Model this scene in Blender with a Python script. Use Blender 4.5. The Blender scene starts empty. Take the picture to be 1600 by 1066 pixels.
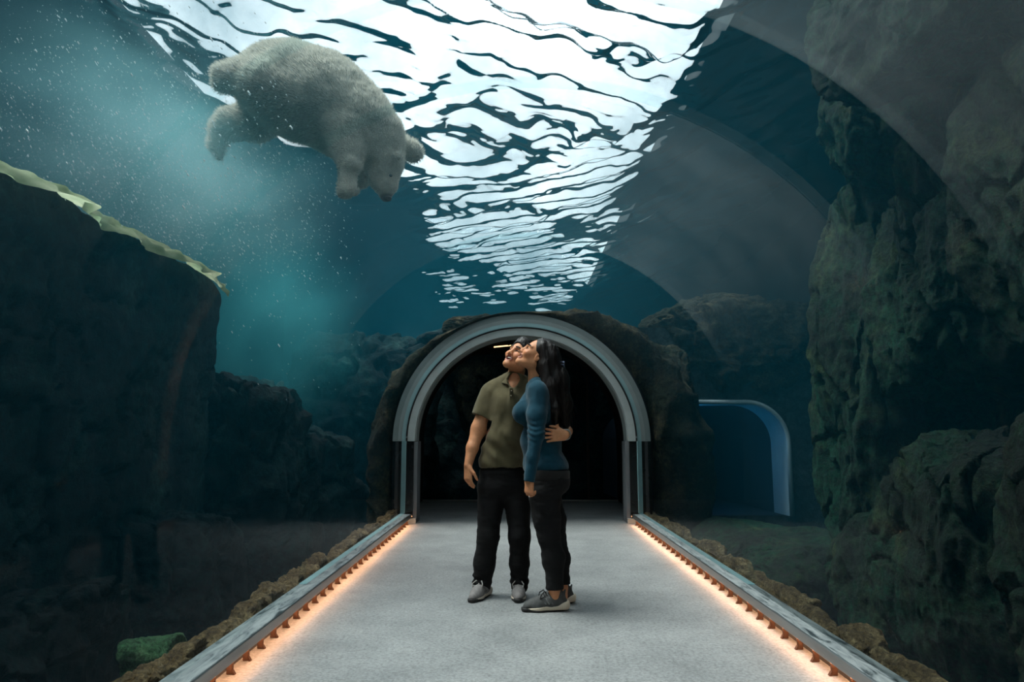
import bpy, math, random
import numpy as np
from mathutils import Vector, Matrix, Euler

# ------------------------------------------------------------------ camera, sky, sun, exposure
SC = bpy.context.scene
COL = SC.collection
cam_d = bpy.data.cameras.new('camera'); cam = bpy.data.objects.new('camera', cam_d); COL.objects.link(cam)
cam_d.sensor_width = 36.0; cam_d.lens = 24.0075; cam_d.clip_start = 0.02; cam_d.clip_end = 400
cam.location = (-0.07, 0.0, 1.10)
cam.rotation_euler = (math.radians(90) + math.atan(144 / 1067.0), 0, math.atan(6 / 1067.0))
SC.camera = cam
SC.view_settings.view_transform = 'Standard'; SC.view_settings.look = 'None'
SC.view_settings.exposure = 0.0; SC.view_settings.gamma = 1.0; SC.view_settings.use_curve_mapping = False
cy = SC.cycles
cy.max_bounces = 8; cy.diffuse_bounces = 3; cy.glossy_bounces = 3; cy.transmission_bounces = 4
cy.volume_bounces = 1; cy.transparent_max_bounces = 24
cy.use_denoising = True; cy.sample_clamp_indirect = 6.0
cy.caustics_reflective = False; cy.caustics_refractive = False

world = bpy.data.worlds.new('overcast_sky'); SC.world = world; world.use_nodes = True
bg = world.node_tree.nodes['Background']
bg.inputs['Color'].default_value = (0.90, 0.96, 1.0, 1); bg.inputs['Strength'].default_value = 2.0
_t = world.node_tree; _n = _t.nodes.new('ShaderNodeTexNoise'); _n.inputs['Scale'].default_value = 3.0; _n.inputs['Detail'].default_value = 7.0; _n.inputs['Roughness'].default_value = 0.62
_c = _t.nodes.new('ShaderNodeTexCoord'); _t.links.new(_c.outputs['Generated'], _n.inputs['Vector'])
_r = _t.nodes.new('ShaderNodeValToRGB'); _r.color_ramp.elements[0].position = 0.35; _r.color_ramp.elements[0].color = (0.30, 0.37, 0.41, 1)
_r.color_ramp.elements[1].position = 0.62; _r.color_ramp.elements[1].color = (0.97, 0.98, 1.0, 1)
_t.links.new(_n.outputs['Fac'], _r.inputs['Fac']); _t.links.new(_r.outputs['Color'], bg.inputs['Color'])      # broken cloud cover
sun_d = bpy.data.lights.new('sun', 'SUN'); sun = bpy.data.objects.new('sun', sun_d); COL.objects.link(sun)
sun_d.energy = 5.5; sun_d.angle = math.radians(28); sun_d.color = (1.0, 0.97, 0.92)
sun_to = Vector((0.42, -0.05, -1.0))                     # the way the light travels
sun.rotation_euler = sun_to.to_track_quat('-Z', 'Y').to_euler()
sun.location = (2, 3, 12)

# ------------------------------------------------------------------ helpers
rng = np.random.default_rng(7)
random.seed(7)

def _h(ix, iy, iz, s):
    n = (ix.astype(np.int64) * 374761393 + iy.astype(np.int64) * 668265263 + iz.astype(np.int64) * 2147483647 + s * 1274126177) & 0xffffffff
    n = ((n ^ (n >> 13)) * 1274126177) & 0xffffffff
    n = ((n ^ (n >> 16)) * 2246822519) & 0xffffffff
    return ((n ^ (n >> 15)) & 0xffffff).astype(np.float64) / 0xffffff * 2 - 1
def noise3(p, s=0):
    p = np.asarray(p, float); i = np.floor(p); f = p - i; i = i.astype(np.int64)
    u = f * f * f * (f * (f * 6 - 15) + 10)
    r = 0
    for dx in (0, 1):
        wx = u[..., 0] if dx else 1 - u[..., 0]
        for dy in (0, 1):
            wy = u[..., 1] if dy else 1 - u[..., 1]
            for dz in (0, 1):
                wz = u[..., 2] if dz else 1 - u[..., 2]
                r = r + wx * wy * wz * _h(i[..., 0] + dx, i[..., 1] + dy, i[..., 2] + dz, s)
    return r
def fbm(p, s=0, o=4, ridged=False, gain=0.5):
    p = np.asarray(p, float); a, r, t = 1.0, 0, 0
    for k in range(o):
        n = noise3(p * 2 ** k + 17.3 * k, s + k)
        if ridged: n = 1 - 2 * np.abs(n)
        r = r + a * n; t += a; a *= gain
    return r / t

def obj(name, verts, faces, mat=None, parent=None, smooth=True, mats=None, midx=None):
    me = bpy.data.meshes.new(name)
    v = np.asarray(verts, float)
    me.from_pydata(v.tolist() if len(v) else [], [], [list(map(int, f)) for f in faces])
    for m in (mats or ([mat] if mat else [])): me.materials.append(m)
    if midx is not None: me.polygons.foreach_set('material_index', np.asarray(midx, dtype=np.int32))
    if smooth: me.polygons.foreach_set('use_smooth', np.ones(len(me.polygons), dtype=bool))
    me.update()
    o = bpy.data.objects.new(name, me); COL.objects.link(o)
    if parent: o.parent = parent
    return o
def quadobj(name, verts, quads, mat=None, parent=None, smooth=True):
    """fast path for large all-quad meshes"""
    v = np.asarray(verts, np.float32); q = np.asarray(quads, np.int32)
    me = bpy.data.meshes.new(name)
    me.vertices.add(len(v)); me.vertices.foreach_set('co', v.ravel())
    n = q.shape[1]
    me.loops.add(q.size); me.loops.foreach_set('vertex_index', q.ravel())
    me.polygons.add(len(q))
    me.polygons.foreach_set('loop_start', np.arange(0, q.size, n, dtype=np.int32))
    me.polygons.foreach_set('loop_total', np.full(len(q), n, dtype=np.int32))
    me.polygons.foreach_set('use_smooth', np.full(len(q), smooth, dtype=bool))
    if mat: me.materials.append(mat)
    me.update(calc_edges=True); me.validate()
    o = bpy.data.objects.new(name, me); COL.objects.link(o)
    if parent: o.parent = parent
    return o
def tag(o, label=None, cat=None, group=None, kind=None):
    if label: o['label'] = label
    if cat: o['category'] = cat
    if group: o['group'] = group
    if kind: o['kind'] = kind
    return o
def empty(name, loc=(0, 0, 0), rz=0):
    o = bpy.data.objects.new(name, None); COL.objects.link(o); o.location = loc; o.rotation_euler = (0, 0, rz)
    o.empty_display_size = 0.1
    return o
class MB:
    """collects boxes, tubes and sheets into one mesh"""
    def __init__(s): s.v = []; s.f = []
    def add(s, v, f):
        b = len(s.v); s.v += [tuple(map(float, p)) for p in v]; s.f += [[i + b for i in q] for q in f]; return s
    def box(s, lo, hi, bev=0.0):
        (x0, y0, z0), (x1, y1, z1) = lo, hi
        if bev <= 0:
            v = [(x, y, z) for x in (x0, x1) for y in (y0, y1) for z in (z0, z1)]
            f = [(0, 1, 3, 2), (4, 6, 7, 5), (0, 4, 5, 1), (2, 3, 7, 6), (0, 2, 6, 4), (1, 5, 7, 3)]
            return s.add(v, f)
        b = bev
        pts = []; ix = {}
        for a in range(3):
            for sx in (0, 1):
                for sy in (0, 1):
                    for sz in (0, 1):
                        p = [x1 if sx else x0, y1 if sy else y0, z1 if sz else z0]
                        for k, q in enumerate((sx, sy, sz)):
                            if k != a: p[k] += -b if q else b
                        ix[(a, sx, sy, sz)] = len(pts); pts.append(p)
        f = []
        for a in range(3):
            for q in (0, 1):
                o = [k for k in range(3) if k != a]; lp = []
                for (i, j) in ((0, 0), (1, 0), (1, 1), (0, 1)):
                    c = [0, 0, 0]; c[a] = q; c[o[0]] = i; c[o[1]] = j; lp.append(ix[(a, *c)])
                f.append(lp)
        for a in range(3):
            o = [k for k in range(3) if k != a]
            for i in (0, 1):
                for j in (0, 1):
                    c0 = [0, 0, 0]; c0[o[0]] = i; c0[o[1]] = j; c1 = list(c0); c1[a] = 1
                    f.append([ix[(o[0], *c0)], ix[(o[0], *c1)], ix[(o[1], *c1)], ix[(o[1], *c0)]])
        for sx in (0, 1):
            for sy in (0, 1):
                for sz in (0, 1): f.append([ix[(a, sx, sy, sz)] for a in range(3)])
        return s.add(pts, f)
    def tube(s, pts, r, n=8, cap=True):
        pts = [Vector(p) for p in pts]; rs = r if hasattr(r, '__len__') else [r] * len(pts)
        v = []; f = []; up = None
        for i, p in enumerate(pts):
            t = (pts[min(i + 1, len(pts) - 1)] - pts[max(i - 1, 0)]).normalized()
            if up is None: up = Vector((0, 0, 1)) if abs(t.z) < 0.9 else Vector((1, 0, 0))
            a = t.cross(up).normalized(); b = a.cross(t).normalized(); up = b
            for k in range(n):
                w = 2 * math.pi * k / n; v.append(p + (a * math.cos(w) + b * math.sin(w)) * rs[i])
        for i in range(len(pts) - 1):
            for k in range(n): f.append((i * n + k, i * n + (k + 1) % n, (i + 1) * n + (k + 1) % n, (i + 1) * n + k))
        if cap: f.append(list(range(n))[::-1]); f.append([(len(pts) - 1) * n + k for k in range(n)])
        return s.add(v, f)
    def build(s, name, mat, parent=None, smooth=False): 
        o = obj(name, s.v, s.f, mat, parent, smooth)
        import bmesh
        bm = bmesh.new(); bm.from_mesh(o.data); bmesh.ops.recalc_face_normals(bm, faces=bm.faces); bm.to_mesh(o.data); bm.free()
        return o
def grid_faces(nu, nv, closed_v=False):
    i = np.arange(nu - 1)[:, None]; j = np.arange(nv if closed_v else nv - 1)[None, :]
    a = i * nv + j; b = i * nv + (j + 1) % nv; c = (i + 1) * nv + (j + 1) % nv; d = (i + 1) * nv + j
    return np.stack([a, b, c, d], -1).reshape(-1, 4)

# ------------------------------------------------------------------ materials
def nmat(name):
    m = bpy.data.materials.new(name); m.use_nodes = True
    nt = m.node_tree; return m, nt, nt.nodes['Principled BSDF'], nt.nodes['Material Output']
def N(nt, typ, **kw):
    n = nt.nodes.new(typ)
    for k, v in kw.items():
        if k.startswith('_'): setattr(n, k[1:], v)
        else: n.inputs[k.replace('__', ' ')].default_value = v
    return n
def ramp(nt, src, stops, interp='LINEAR'):
    r = nt.nodes.new('ShaderNodeValToRGB'); r.color_ramp.interpolation = interp
    el = r.color_ramp.elements
    while len(el) < len(stops): el.new(0.5)
    for e, (p, c) in zip(el, stops): e.position = p; e.color = (*c, 1) if len(c) == 3 else c
    nt.links.new(src, r.inputs['Fac']); return r
def coords(nt, scale=(1, 1, 1), which='Object', rot=(0, 0, 0)):
    t = nt.nodes.new('ShaderNodeTexCoord'); mp = nt.nodes.new('ShaderNodeMapping')
    mp.inputs['Scale'].default_value = scale; mp.inputs['Rotation'].default_value = rot
    nt.links.new(t.outputs[which], mp.inputs['Vector']); return mp.outputs['Vector']
def pmat(name, col, rough=0.6, metal=0.0, var=0.12, scale=8.0, bump=0.0, bscale=60.0, spec=0.5, sheen=0.0, stretch=(1, 1, 1), sss=0.0):
    m, nt, b, out = nmat(name); L = nt.links.new
    v = coords(nt, stretch)
    n = N(nt, 'ShaderNodeTexNoise', Scale=scale, Detail=5.0); L(v, n.inputs['Vector'])
    c = np.array(col)
    r = ramp(nt, n.outputs['Fac'], [(0.25, tuple(c * (1 - var))), (0.75, tuple(np.minimum(c * (1 + var), 1)))])
    L(r.outputs['Color'], b.inputs['Base Color'])
    b.inputs['Roughness'].default_value = rough; b.inputs['Metallic'].default_value = metal
    b.inputs['Specular IOR Level'].default_value = spec
    if sheen: b.inputs['Sheen Weight'].default_value = sheen; b.inputs['Sheen Roughness'].default_value = 0.4
    if sss:
        b.inputs['Subsurface Weight'].default_value = sss; b.inputs['Subsurface Scale'].default_value = 0.01
        b.inputs['Subsurface Radius'].default_value = (1, 0.35, 0.2)
    if bump:
        n2 = N(nt, 'ShaderNodeTexNoise', Scale=bscale, Detail=4.0); L(v, n2.inputs['Vector'])
        bp = N(nt, 'ShaderNodeBump', Strength=bump, Distance=0.01); L(n2.outputs['Fac'], bp.inputs['Height']); L(bp.outputs['Normal'], b.inputs['Normal'])
    return m
def emit(name, col, s):
    m, nt, b, out = nmat(name); nt.nodes.remove(b)
    e = N(nt, 'ShaderNodeEmission', Strength=s); e.inputs['Color'].default_value = (*col, 1)
    nt.links.new(e.outputs[0], out.inputs['Surface']); return m
def rockmat(name, dark, mid, light, scale=1.6, bump=0.9, moss=None, spec=0.25):
    m, nt, b, out = nmat(name); L = nt.links.new
    v = coords(nt, (1, 1, 1))
    n1 = N(nt, 'ShaderNodeTexNoise', Scale=scale, Detail=8.0, Roughness=0.65, Distortion=0.6); L(v, n1.inputs['Vector'])
    r1 = ramp(nt, n1.outputs['Fac'], [(0.32, dark), (0.5, mid), (0.68, light)])
    col = r1.outputs['Color']
    if moss:
        n3 = N(nt, 'ShaderNodeTexNoise', Scale=scale * 0.7, Detail=6.0, Roughness=0.7); L(v, n3.inputs['Vector'])
        r3 = ramp(nt, n3.outputs['Fac'], [(0.45, (0, 0, 0)), (0.6, (1, 1, 1))])
        mx = nt.nodes.new('ShaderNodeMix'); mx.data_type = 'RGBA'
        L(r3.outputs['Color'], mx.inputs[0]); L(col, mx.inputs[6]); mx.inputs[7].default_value = (*moss, 1); col = mx.outputs[2]
    n4 = N(nt, 'ShaderNodeTexNoise', Scale=scale * 9, Detail=8.0, Roughness=0.8, Distortion=0.4); L(v, n4.inputs['Vector'])
    r4 = ramp(nt, n4.outputs['Fac'], [(0.36, (0.22, 0.22, 0.22)), (0.52, (0.95, 0.95, 0.95)), (0.68, (1.9, 1.85, 1.7))])
    m4 = nt.nodes.new('ShaderNodeMix'); m4.data_type = 'RGBA'; m4.blend_type = 'MULTIPLY'; m4.inputs[0].default_value = 1
    L(col, m4.inputs[6]); L(r4.outputs[0], m4.inputs[7]); col = m4.outputs[2]
    L(col, b.inputs['Base Color']); b.inputs['Roughness'].default_value = 0.85; b.inputs['Specular IOR Level'].default_value = spec
    n2 = N(nt, 'ShaderNodeTexNoise', Scale=scale * 5, Detail=10.0, Roughness=0.75); L(v, n2.inputs['Vector'])
    bp = N(nt, 'ShaderNodeBump', Strength=bump, Distance=0.12); L(n2.outputs['Fac'], bp.inputs['Height']); L(bp.outputs['Normal'], b.inputs['Normal'])
    return m

# ------------------------------------------------------------------ organic shapes: blended distance fields turned into one mesh
class Field:
    def __init__(s, lo, hi, h):
        s.lo = np.array(lo, float); s.h = h
        s.n = np.ceil((np.array(hi) - s.lo) / h).astype(int) + 1
        s.D = np.full(s.n, 1.0, np.float32)
        s.ax = [s.lo[i] + h * np.arange(s.n[i]) for i in range(3)]
    def _block(s, lo, hi):
        a = np.clip(np.floor((np.array(lo) - s.lo) / s.h).astype(int), 0, s.n); b = np.clip(np.ceil((np.array(hi) - s.lo) / s.h).astype(int) + 1, 0, s.n)
        sl = tuple(slice(a[i], b[i]) for i in range(3))
        return sl, s.ax[0][sl[0]][:, None, None], s.ax[1][sl[1]][None, :, None], s.ax[2][sl[2]][None, None, :]
    def _mix(s, sl, d, k, op):
        D = s.D[sl]
        if D.size == 0: return
        d = d.astype(np.float32)
        if op == 'add':
            if k > 0: hh = np.maximum(k - np.abs(D - d), 0) / k; r = np.minimum(D, d) - hh * hh * k * 0.25
            else: r = np.minimum(D, d)
        else:
            d = -d
            if k > 0: hh = np.maximum(k - np.abs(D - d), 0) / k; r = np.maximum(D, d) + hh * hh * k * 0.25
            else: r = np.maximum(D, d)
        s.D[sl] = r
    def cone(s, a, b, ra, rb=None, k=0.02, op='add', flat=None, fa=1.0):
        """round cone; flat = unit axis along which the section is squeezed by fa"""
        a = np.array(a, float); b = np.array(b, float); rb = ra if rb is None else rb
        m = max(ra, rb) * max(1.0, 1.0) + k + 3 * s.h
        sl, X, Y, Z = s._block(np.minimum(a, b) - m, np.maximum(a, b) + m)
        ba = b - a; L2 = max(float(ba @ ba), 1e-9)
        px, py, pz = X - a[0], Y - a[1], Z - a[2]
        t = np.clip((px * ba[0] + py * ba[1] + pz * ba[2]) / L2, 0, 1)
        dx, dy, dz = px - t * ba[0], py - t * ba[1], pz - t * ba[2]
        if flat is not None:
            f = np.array(flat, float); f /= np.linalg.norm(f); q = dx * f[0] + dy * f[1] + dz * f[2]
            d2 = dx * dx + dy * dy + dz * dz + q * q * (1 / fa ** 2 - 1)
            d = np.sqrt(np.maximum(d2, 1e-12)) - (ra + t * (rb - ra))
            d = d * min(1.0, 0.5 + 0.5 * fa) if fa < 1 else d
        else: d = np.sqrt(dx * dx + dy * dy + dz * dz) - (ra + t * (rb - ra))
        s._mix(sl, d, k, op); return s
    def chain(s, pts, rs, k=0.02, **kw):
        for i in range(len(pts) - 1): s.cone(pts[i], pts[i + 1], rs[i], rs[i + 1], k, **kw)
        return s
    def ell(s, c, r, R=None, k=0.02, op='add'):
        c = np.array(c, float); r = np.array(r, float) * np.ones(3); R = np.eye(3) if R is None else np.array(R)
        e = np.sqrt(((R * r) ** 2).sum(1)); m = e + k + 3 * s.h          # R columns = axes
        sl, X, Y, Z = s._block(c - m, c + m)
        px, py, pz = X - c[0], Y - c[1], Z - c[2]
        q = [(px * R[0, i] + py * R[1, i] + pz * R[2, i]) for i in range(3)]
        k0 = np.sqrt(sum((q[i] / r[i]) ** 2 for i in range(3))); k1 = np.sqrt(sum((q[i] / r[i] ** 2) ** 2 for i in range(3)))
        d = k0 * (k0 - 1) / np.maximum(k1, 1e-6)
        s._mix(sl, d, k, op); return s
    def box(s, c, hs, rad=0.005, R=None, k=0.0, op='add'):
        c = np.array(c, float); hs = np.array(hs, float); R = np.eye(3) if R is None else np.array(R)
        e = (np.abs(R) * hs).sum(1); m = e + k + 3 * s.h
        sl, X, Y, Z = s._block(c - m, c + m)
        px, py, pz = X - c[0], Y - c[1], Z - c[2]
        q = [np.abs(px * R[0, i] + py * R[1, i] + pz * R[2, i]) - (hs[i] - rad) for i in range(3)]
        d = np.sqrt(sum(np.maximum(v, 0) ** 2 for v in q)) + np.minimum(np.maximum(np.maximum(q[0], q[1]), q[2]), 0) - rad
        s._mix(sl, d, k, op); return s
    def half(s, p, n, k=0.0):
        """cut away the side n points to"""
        n = np.array(n, float); n /= np.linalg.norm(n)
        d = (s.ax[0][:, None, None] - p[0]) * n[0] + (s.ax[1][None, :, None] - p[1]) * n[1] + (s.ax[2][None, None, :] - p[2]) * n[2]
        s._mix((slice(None),) * 3, -d, k, 'sub'); return s
    def displace(s, amp, freq, seed, o=3, aniso=(1, 1, 1)):
        band = np.abs(s.D) < 3.0 * amp + 2 * s.h
        i = np.argwhere(band); p = s.lo + i * s.h
        s.D[tuple(i.T)] += (amp * fbm(p * freq * np.array(aniso), seed, o)).astype(np.float32); return s
    def func(s, fn, lo, hi):
        sl, X, Y, Z = s._block(lo, hi); s.D[sl] = s.D[sl] + fn(X, Y, Z).astype(np.float32); return s
    def mesh(s):
        D = s.D; S = D < 0; n = s.n
        c = np.zeros(n - 1, np.uint8)
        for dx in (0, 1):
            for dy in (0, 1):
                for dz in (0, 1): c += S[dx:n[0] - 1 + dx, dy:n[1] - 1 + dy, dz:n[2] - 1 + dz]
        cell = np.argwhere((c > 0) & (c < 8)); idx = np.full(n - 1, -1, np.int32); idx[tuple(cell.T)] = np.arange(len(cell))
        acc = np.zeros((len(cell), 3)); cnt = np.zeros(len(cell))
        crn = [(a, b, e) for a in (0, 1) for b in (0, 1) for e in (0, 1)]
        val = {q: D[cell[:, 0] + q[0], cell[:, 1] + q[1], cell[:, 2] + q[2]] for q in crn}
        for q in crn:
            for ax in range(3):
                if q[ax]: continue
                w = list(q); w[ax] = 1; w = tuple(w); a, b = val[q], val[w]; m = (a < 0) != (b < 0)
                t = np.where(m, a / np.where(m, a - b, 1), 0)
                p = np.tile(np.array(q, float), (len(cell), 1)); p[:, ax] += t
                acc[m] += p[m]; cnt[m] += 1
        V = s.lo + s.h * (cell + acc / np.maximum(cnt, 1)[:, None])
        F = []
        for ax in range(3):
            u, v = (ax + 1) % 3, (ax + 2) % 3
            sa = [slice(None)] * 3; sb = [slice(None)] * 3; sa[ax] = slice(0, n[ax] - 1); sb[ax] = slice(1, n[ax])
            A, B = S[tuple(sa)], S[tuple(sb)]
            e = np.argwhere(A != B); e = e[(e[:, u] > 0) & (e[:, v] > 0) & (e[:, u] < n[u] - 1) & (e[:, v] < n[v] - 1)]
            if not len(e): continue
            def at(du, dv):
                q = e.copy(); q[:, u] += du; q[:, v] += dv; return idx[tuple(q.T)]
            f = np.stack([at(-1, -1), at(0, -1), at(0, 0), at(-1, 0)], -1)
            flip = ~A[tuple(e.T)]; f[flip] = f[flip][:, ::-1]; F.append(f)
        F = np.concatenate(F); F = F[(F >= 0).all(1)]
        return V, F
def relax(V, F, it=2, lam=0.5):
    n = len(V)
    e = np.concatenate([F[:, [i, (i + 1) % 4]] for i in range(4)]); e = np.concatenate([e, e[:, ::-1]])
    deg = np.bincount(e[:, 0], minlength=n)[:, None]
    for k in range(it):
        for l in (lam, -lam * 1.04):
            a = np.stack([np.bincount(e[:, 0], V[e[:, 1], i], n) for i in range(3)], -1) / np.maximum(deg, 1)
            V = V + l * (a - V)
    return V
def vnormals(V, F):
    fn = np.cross(V[F[:, 2]] - V[F[:, 0]], V[F[:, 3]] - V[F[:, 1]])
    N_ = np.zeros_like(V)
    for i in range(4): np.add.at(N_, F[:, i], fn)
    return N_ / np.maximum(np.linalg.norm(N_, axis=1, keepdims=True), 1e-12)
def set_col(o, rgb, name='tone'):
    a = o.data.color_attributes.new(name, 'FLOAT_COLOR', 'POINT')
    c = np.ones((len(o.data.vertices), 4), np.float32); c[:, :3] = rgb; a.data.foreach_set('color', c.ravel())
def frame_from(z, x_hint):
    z = np.array(z, float); z /= np.linalg.norm(z); x = np.array(x_hint, float); x = x - z * (x @ z); x /= np.linalg.norm(x)
    return np.stack([x, np.cross(z, x), z], 1)
def trimesh(name, V, T, mat, parent=None, smooth=False): return quadobj(name, V, np.asarray(T), mat, parent, smooth)

# ------------------------------------------------------------------ the tunnel: floor, kerbs, LED strips
R_IN, R_OUT, SPR, Y_ARCH, Y0, Y_END, WATER_Z = 1.44, 1.49, 1.0, 8.62, -3.0, 11.42, 4.7

def floor_material():
    m, nt, b, out = nmat('grey_speckled_floor'); L = nt.links.new
    v = coords(nt)
    n1 = N(nt, 'ShaderNodeTexNoise', Scale=2.2, Detail=6.0, Roughness=0.6); L(v, n1.inputs['Vector'])
    n2 = N(nt, 'ShaderNodeTexNoise', Scale=55.0, Detail=6.0, Roughness=0.75); L(v, n2.inputs['Vector'])
    n4 = N(nt, 'ShaderNodeTexNoise', Scale=14.0, Detail=5.0, Roughness=0.7, Distortion=1.0); L(v, n4.inputs['Vector'])
    r1 = ramp(nt, n1.outputs['Fac'], [(0.3, (0.180, 0.186, 0.186)), (0.7, (0.265, 0.270, 0.267))])
    r2 = ramp(nt, n2.outputs['Fac'], [(0.28, (0.42, 0.42, 0.43)), (0.5, (1, 1, 1)), (0.72, (1.4, 1.4, 1.4))])
    r4 = ramp(nt, n4.outputs['Fac'], [(0.3, (0.78, 0.78, 0.79)), (0.55, (1, 1, 1))])
    mu = nt.nodes.new('ShaderNodeMix'); mu.data_type = 'RGBA'; mu.blend_type = 'MULTIPLY'; mu.inputs[0].default_value = 1
    L(r1.outputs[0], mu.inputs[6]); L(r2.outputs[0], mu.inputs[7])
    mu2 = nt.nodes.new('ShaderNodeMix'); mu2.data_type = 'RGBA'; mu2.blend_type = 'MULTIPLY'; mu2.inputs[0].default_value = 0.8
    L(mu.outputs[2], mu2.inputs[6]); L(r4.outputs[0], mu2.inputs[7])
    L(mu2.outputs[2], b.inputs['Base Color']); b.inputs['Roughness'].default_value = 0.62; b.inputs['Specular IOR Level'].default_value = 0.35
    bp = N(nt, 'ShaderNodeBump', Strength=0.35, Distance=0.004); L(n2.outputs['Fac'], bp.inputs['Height']); L(bp.outputs['Normal'], b.inputs['Normal'])
    return m
M_FLOOR = floor_material()
o = MB().box((-1.425, Y0, -0.15), (1.425, 8.60, 0.0)).build('floor', M_FLOOR); tag(o, 'grey speckled tunnel floor', None, None, 'structure')
o = MB().box((-1.60, 8.61, -0.15), (1.60, Y_END, -0.001)).build('floor', M_FLOOR); tag(o, 'darker grey floor beyond the arch', None, None, 'structure')

def kerb_material():
    m, nt, b, out = nmat('weathered_kerb_metal'); L = nt.links.new
    v = coords(nt, (9, 1.6, 9))
    n1 = N(nt, 'ShaderNodeTexNoise', Scale=3.0, Detail=8.0, Roughness=0.7, Distortion=0.8); L(v, n1.inputs['Vector'])
    r1 = ramp(nt, n1.outputs['Fac'], [(0.38, (0.03, 0.04, 0.045)), (0.46, (0.20, 0.225, 0.23)), (0.62, (0.36, 0.38, 0.38))])
    L(r1.outputs[0], b.inputs['Base Color']); b.inputs['Roughness'].default_value = 0.42; b.inputs['Metallic'].default_value = 0.25
    bp = N(nt, 'ShaderNodeBump', Strength=0.3, Distance=0.004); L(n1.outputs['Fac'], bp.inputs['Height']); L(bp.outputs['Normal'], b.inputs['Normal'])
    return m
M_KERB = kerb_material()
M_STEEL = pmat('brushed_steel_lip', (0.26, 0.27, 0.27), rough=0.28, metal=0.9, var=0.2, scale=20, stretch=(1, 0.1, 1))
M_DARK = pmat('dark_channel', (0.02, 0.02, 0.022), rough=0.7)
M_COPPER = pmat('rusty_clip', (0.10, 0.05, 0.03), rough=0.55, metal=0.4, var=0.4, scale=40)
M_LED = emit('warm_led', (1.0, 0.50, 0.26), 66.0)
clip_me = None
for s, side in ((-1, 'left'), (1, 'right')):
    k = empty('kerb', (s * 1.36, 0, 0))
    tag(k, 'weathered grey metal kerb with warm strip light along the %s of the walkway' % ('dark blue pool side' if s < 0 else 'green rock side'), 'kerb', None, 'structure')
    X = lambda a, b: (min(s * a, s * b) - s * 1.36, max(s * a, s * b) - s * 1.36)
    def kb(name, xa, xb, z0, z1, mat, bev=0.0, y1=8.52):
        a, b = X(xa, xb); return MB().box((a, Y0, z0), (b, y1, z1), bev).build(name, mat, k)
    kb('ledge_board', 1.362, 1.492, 0.078, 0.122, M_KERB, 0.004)
    kb('edge_lip', 1.350, 1.3625, 0.068, 0.124, M_STEEL, 0.004)
    kb('recess_back', 1.422, 1.492, -0.1, 0.078, M_DARK)
    kb('led_strip', 1.365, 1.371, 0.067, 0.0755, M_LED)
    # clips below the lip
    for i in range(32):
        y = 2.55 + i * 0.19
        if clip_me is None:
            c = MB().box((0.0, -0.007, 0.0), (0.030, 0.007, 0.056), 0.003).add(
                [(-0.012, -0.009, 0), (0.0, -0.009, 0), (0.0, -0.009, 0.02), (-0.012, 0.009, 0), (0.0, 0.009, 0), (0.0, 0.009, 0.02)],
                [(0, 1, 2), (3, 5, 4), (0, 2, 5, 3), (0, 3, 4, 1)]).build('clip', M_COPPER, k); clip_me = c.data
        else:
            c = bpy.data.objects.new('clip', clip_me); COL.objects.link(c); c.parent = k
        c.location = (0.012 * s - 0.0 * s, y, 0.0); c.rotation_euler = (0, 0, 0 if s > 0 else math.pi)

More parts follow.
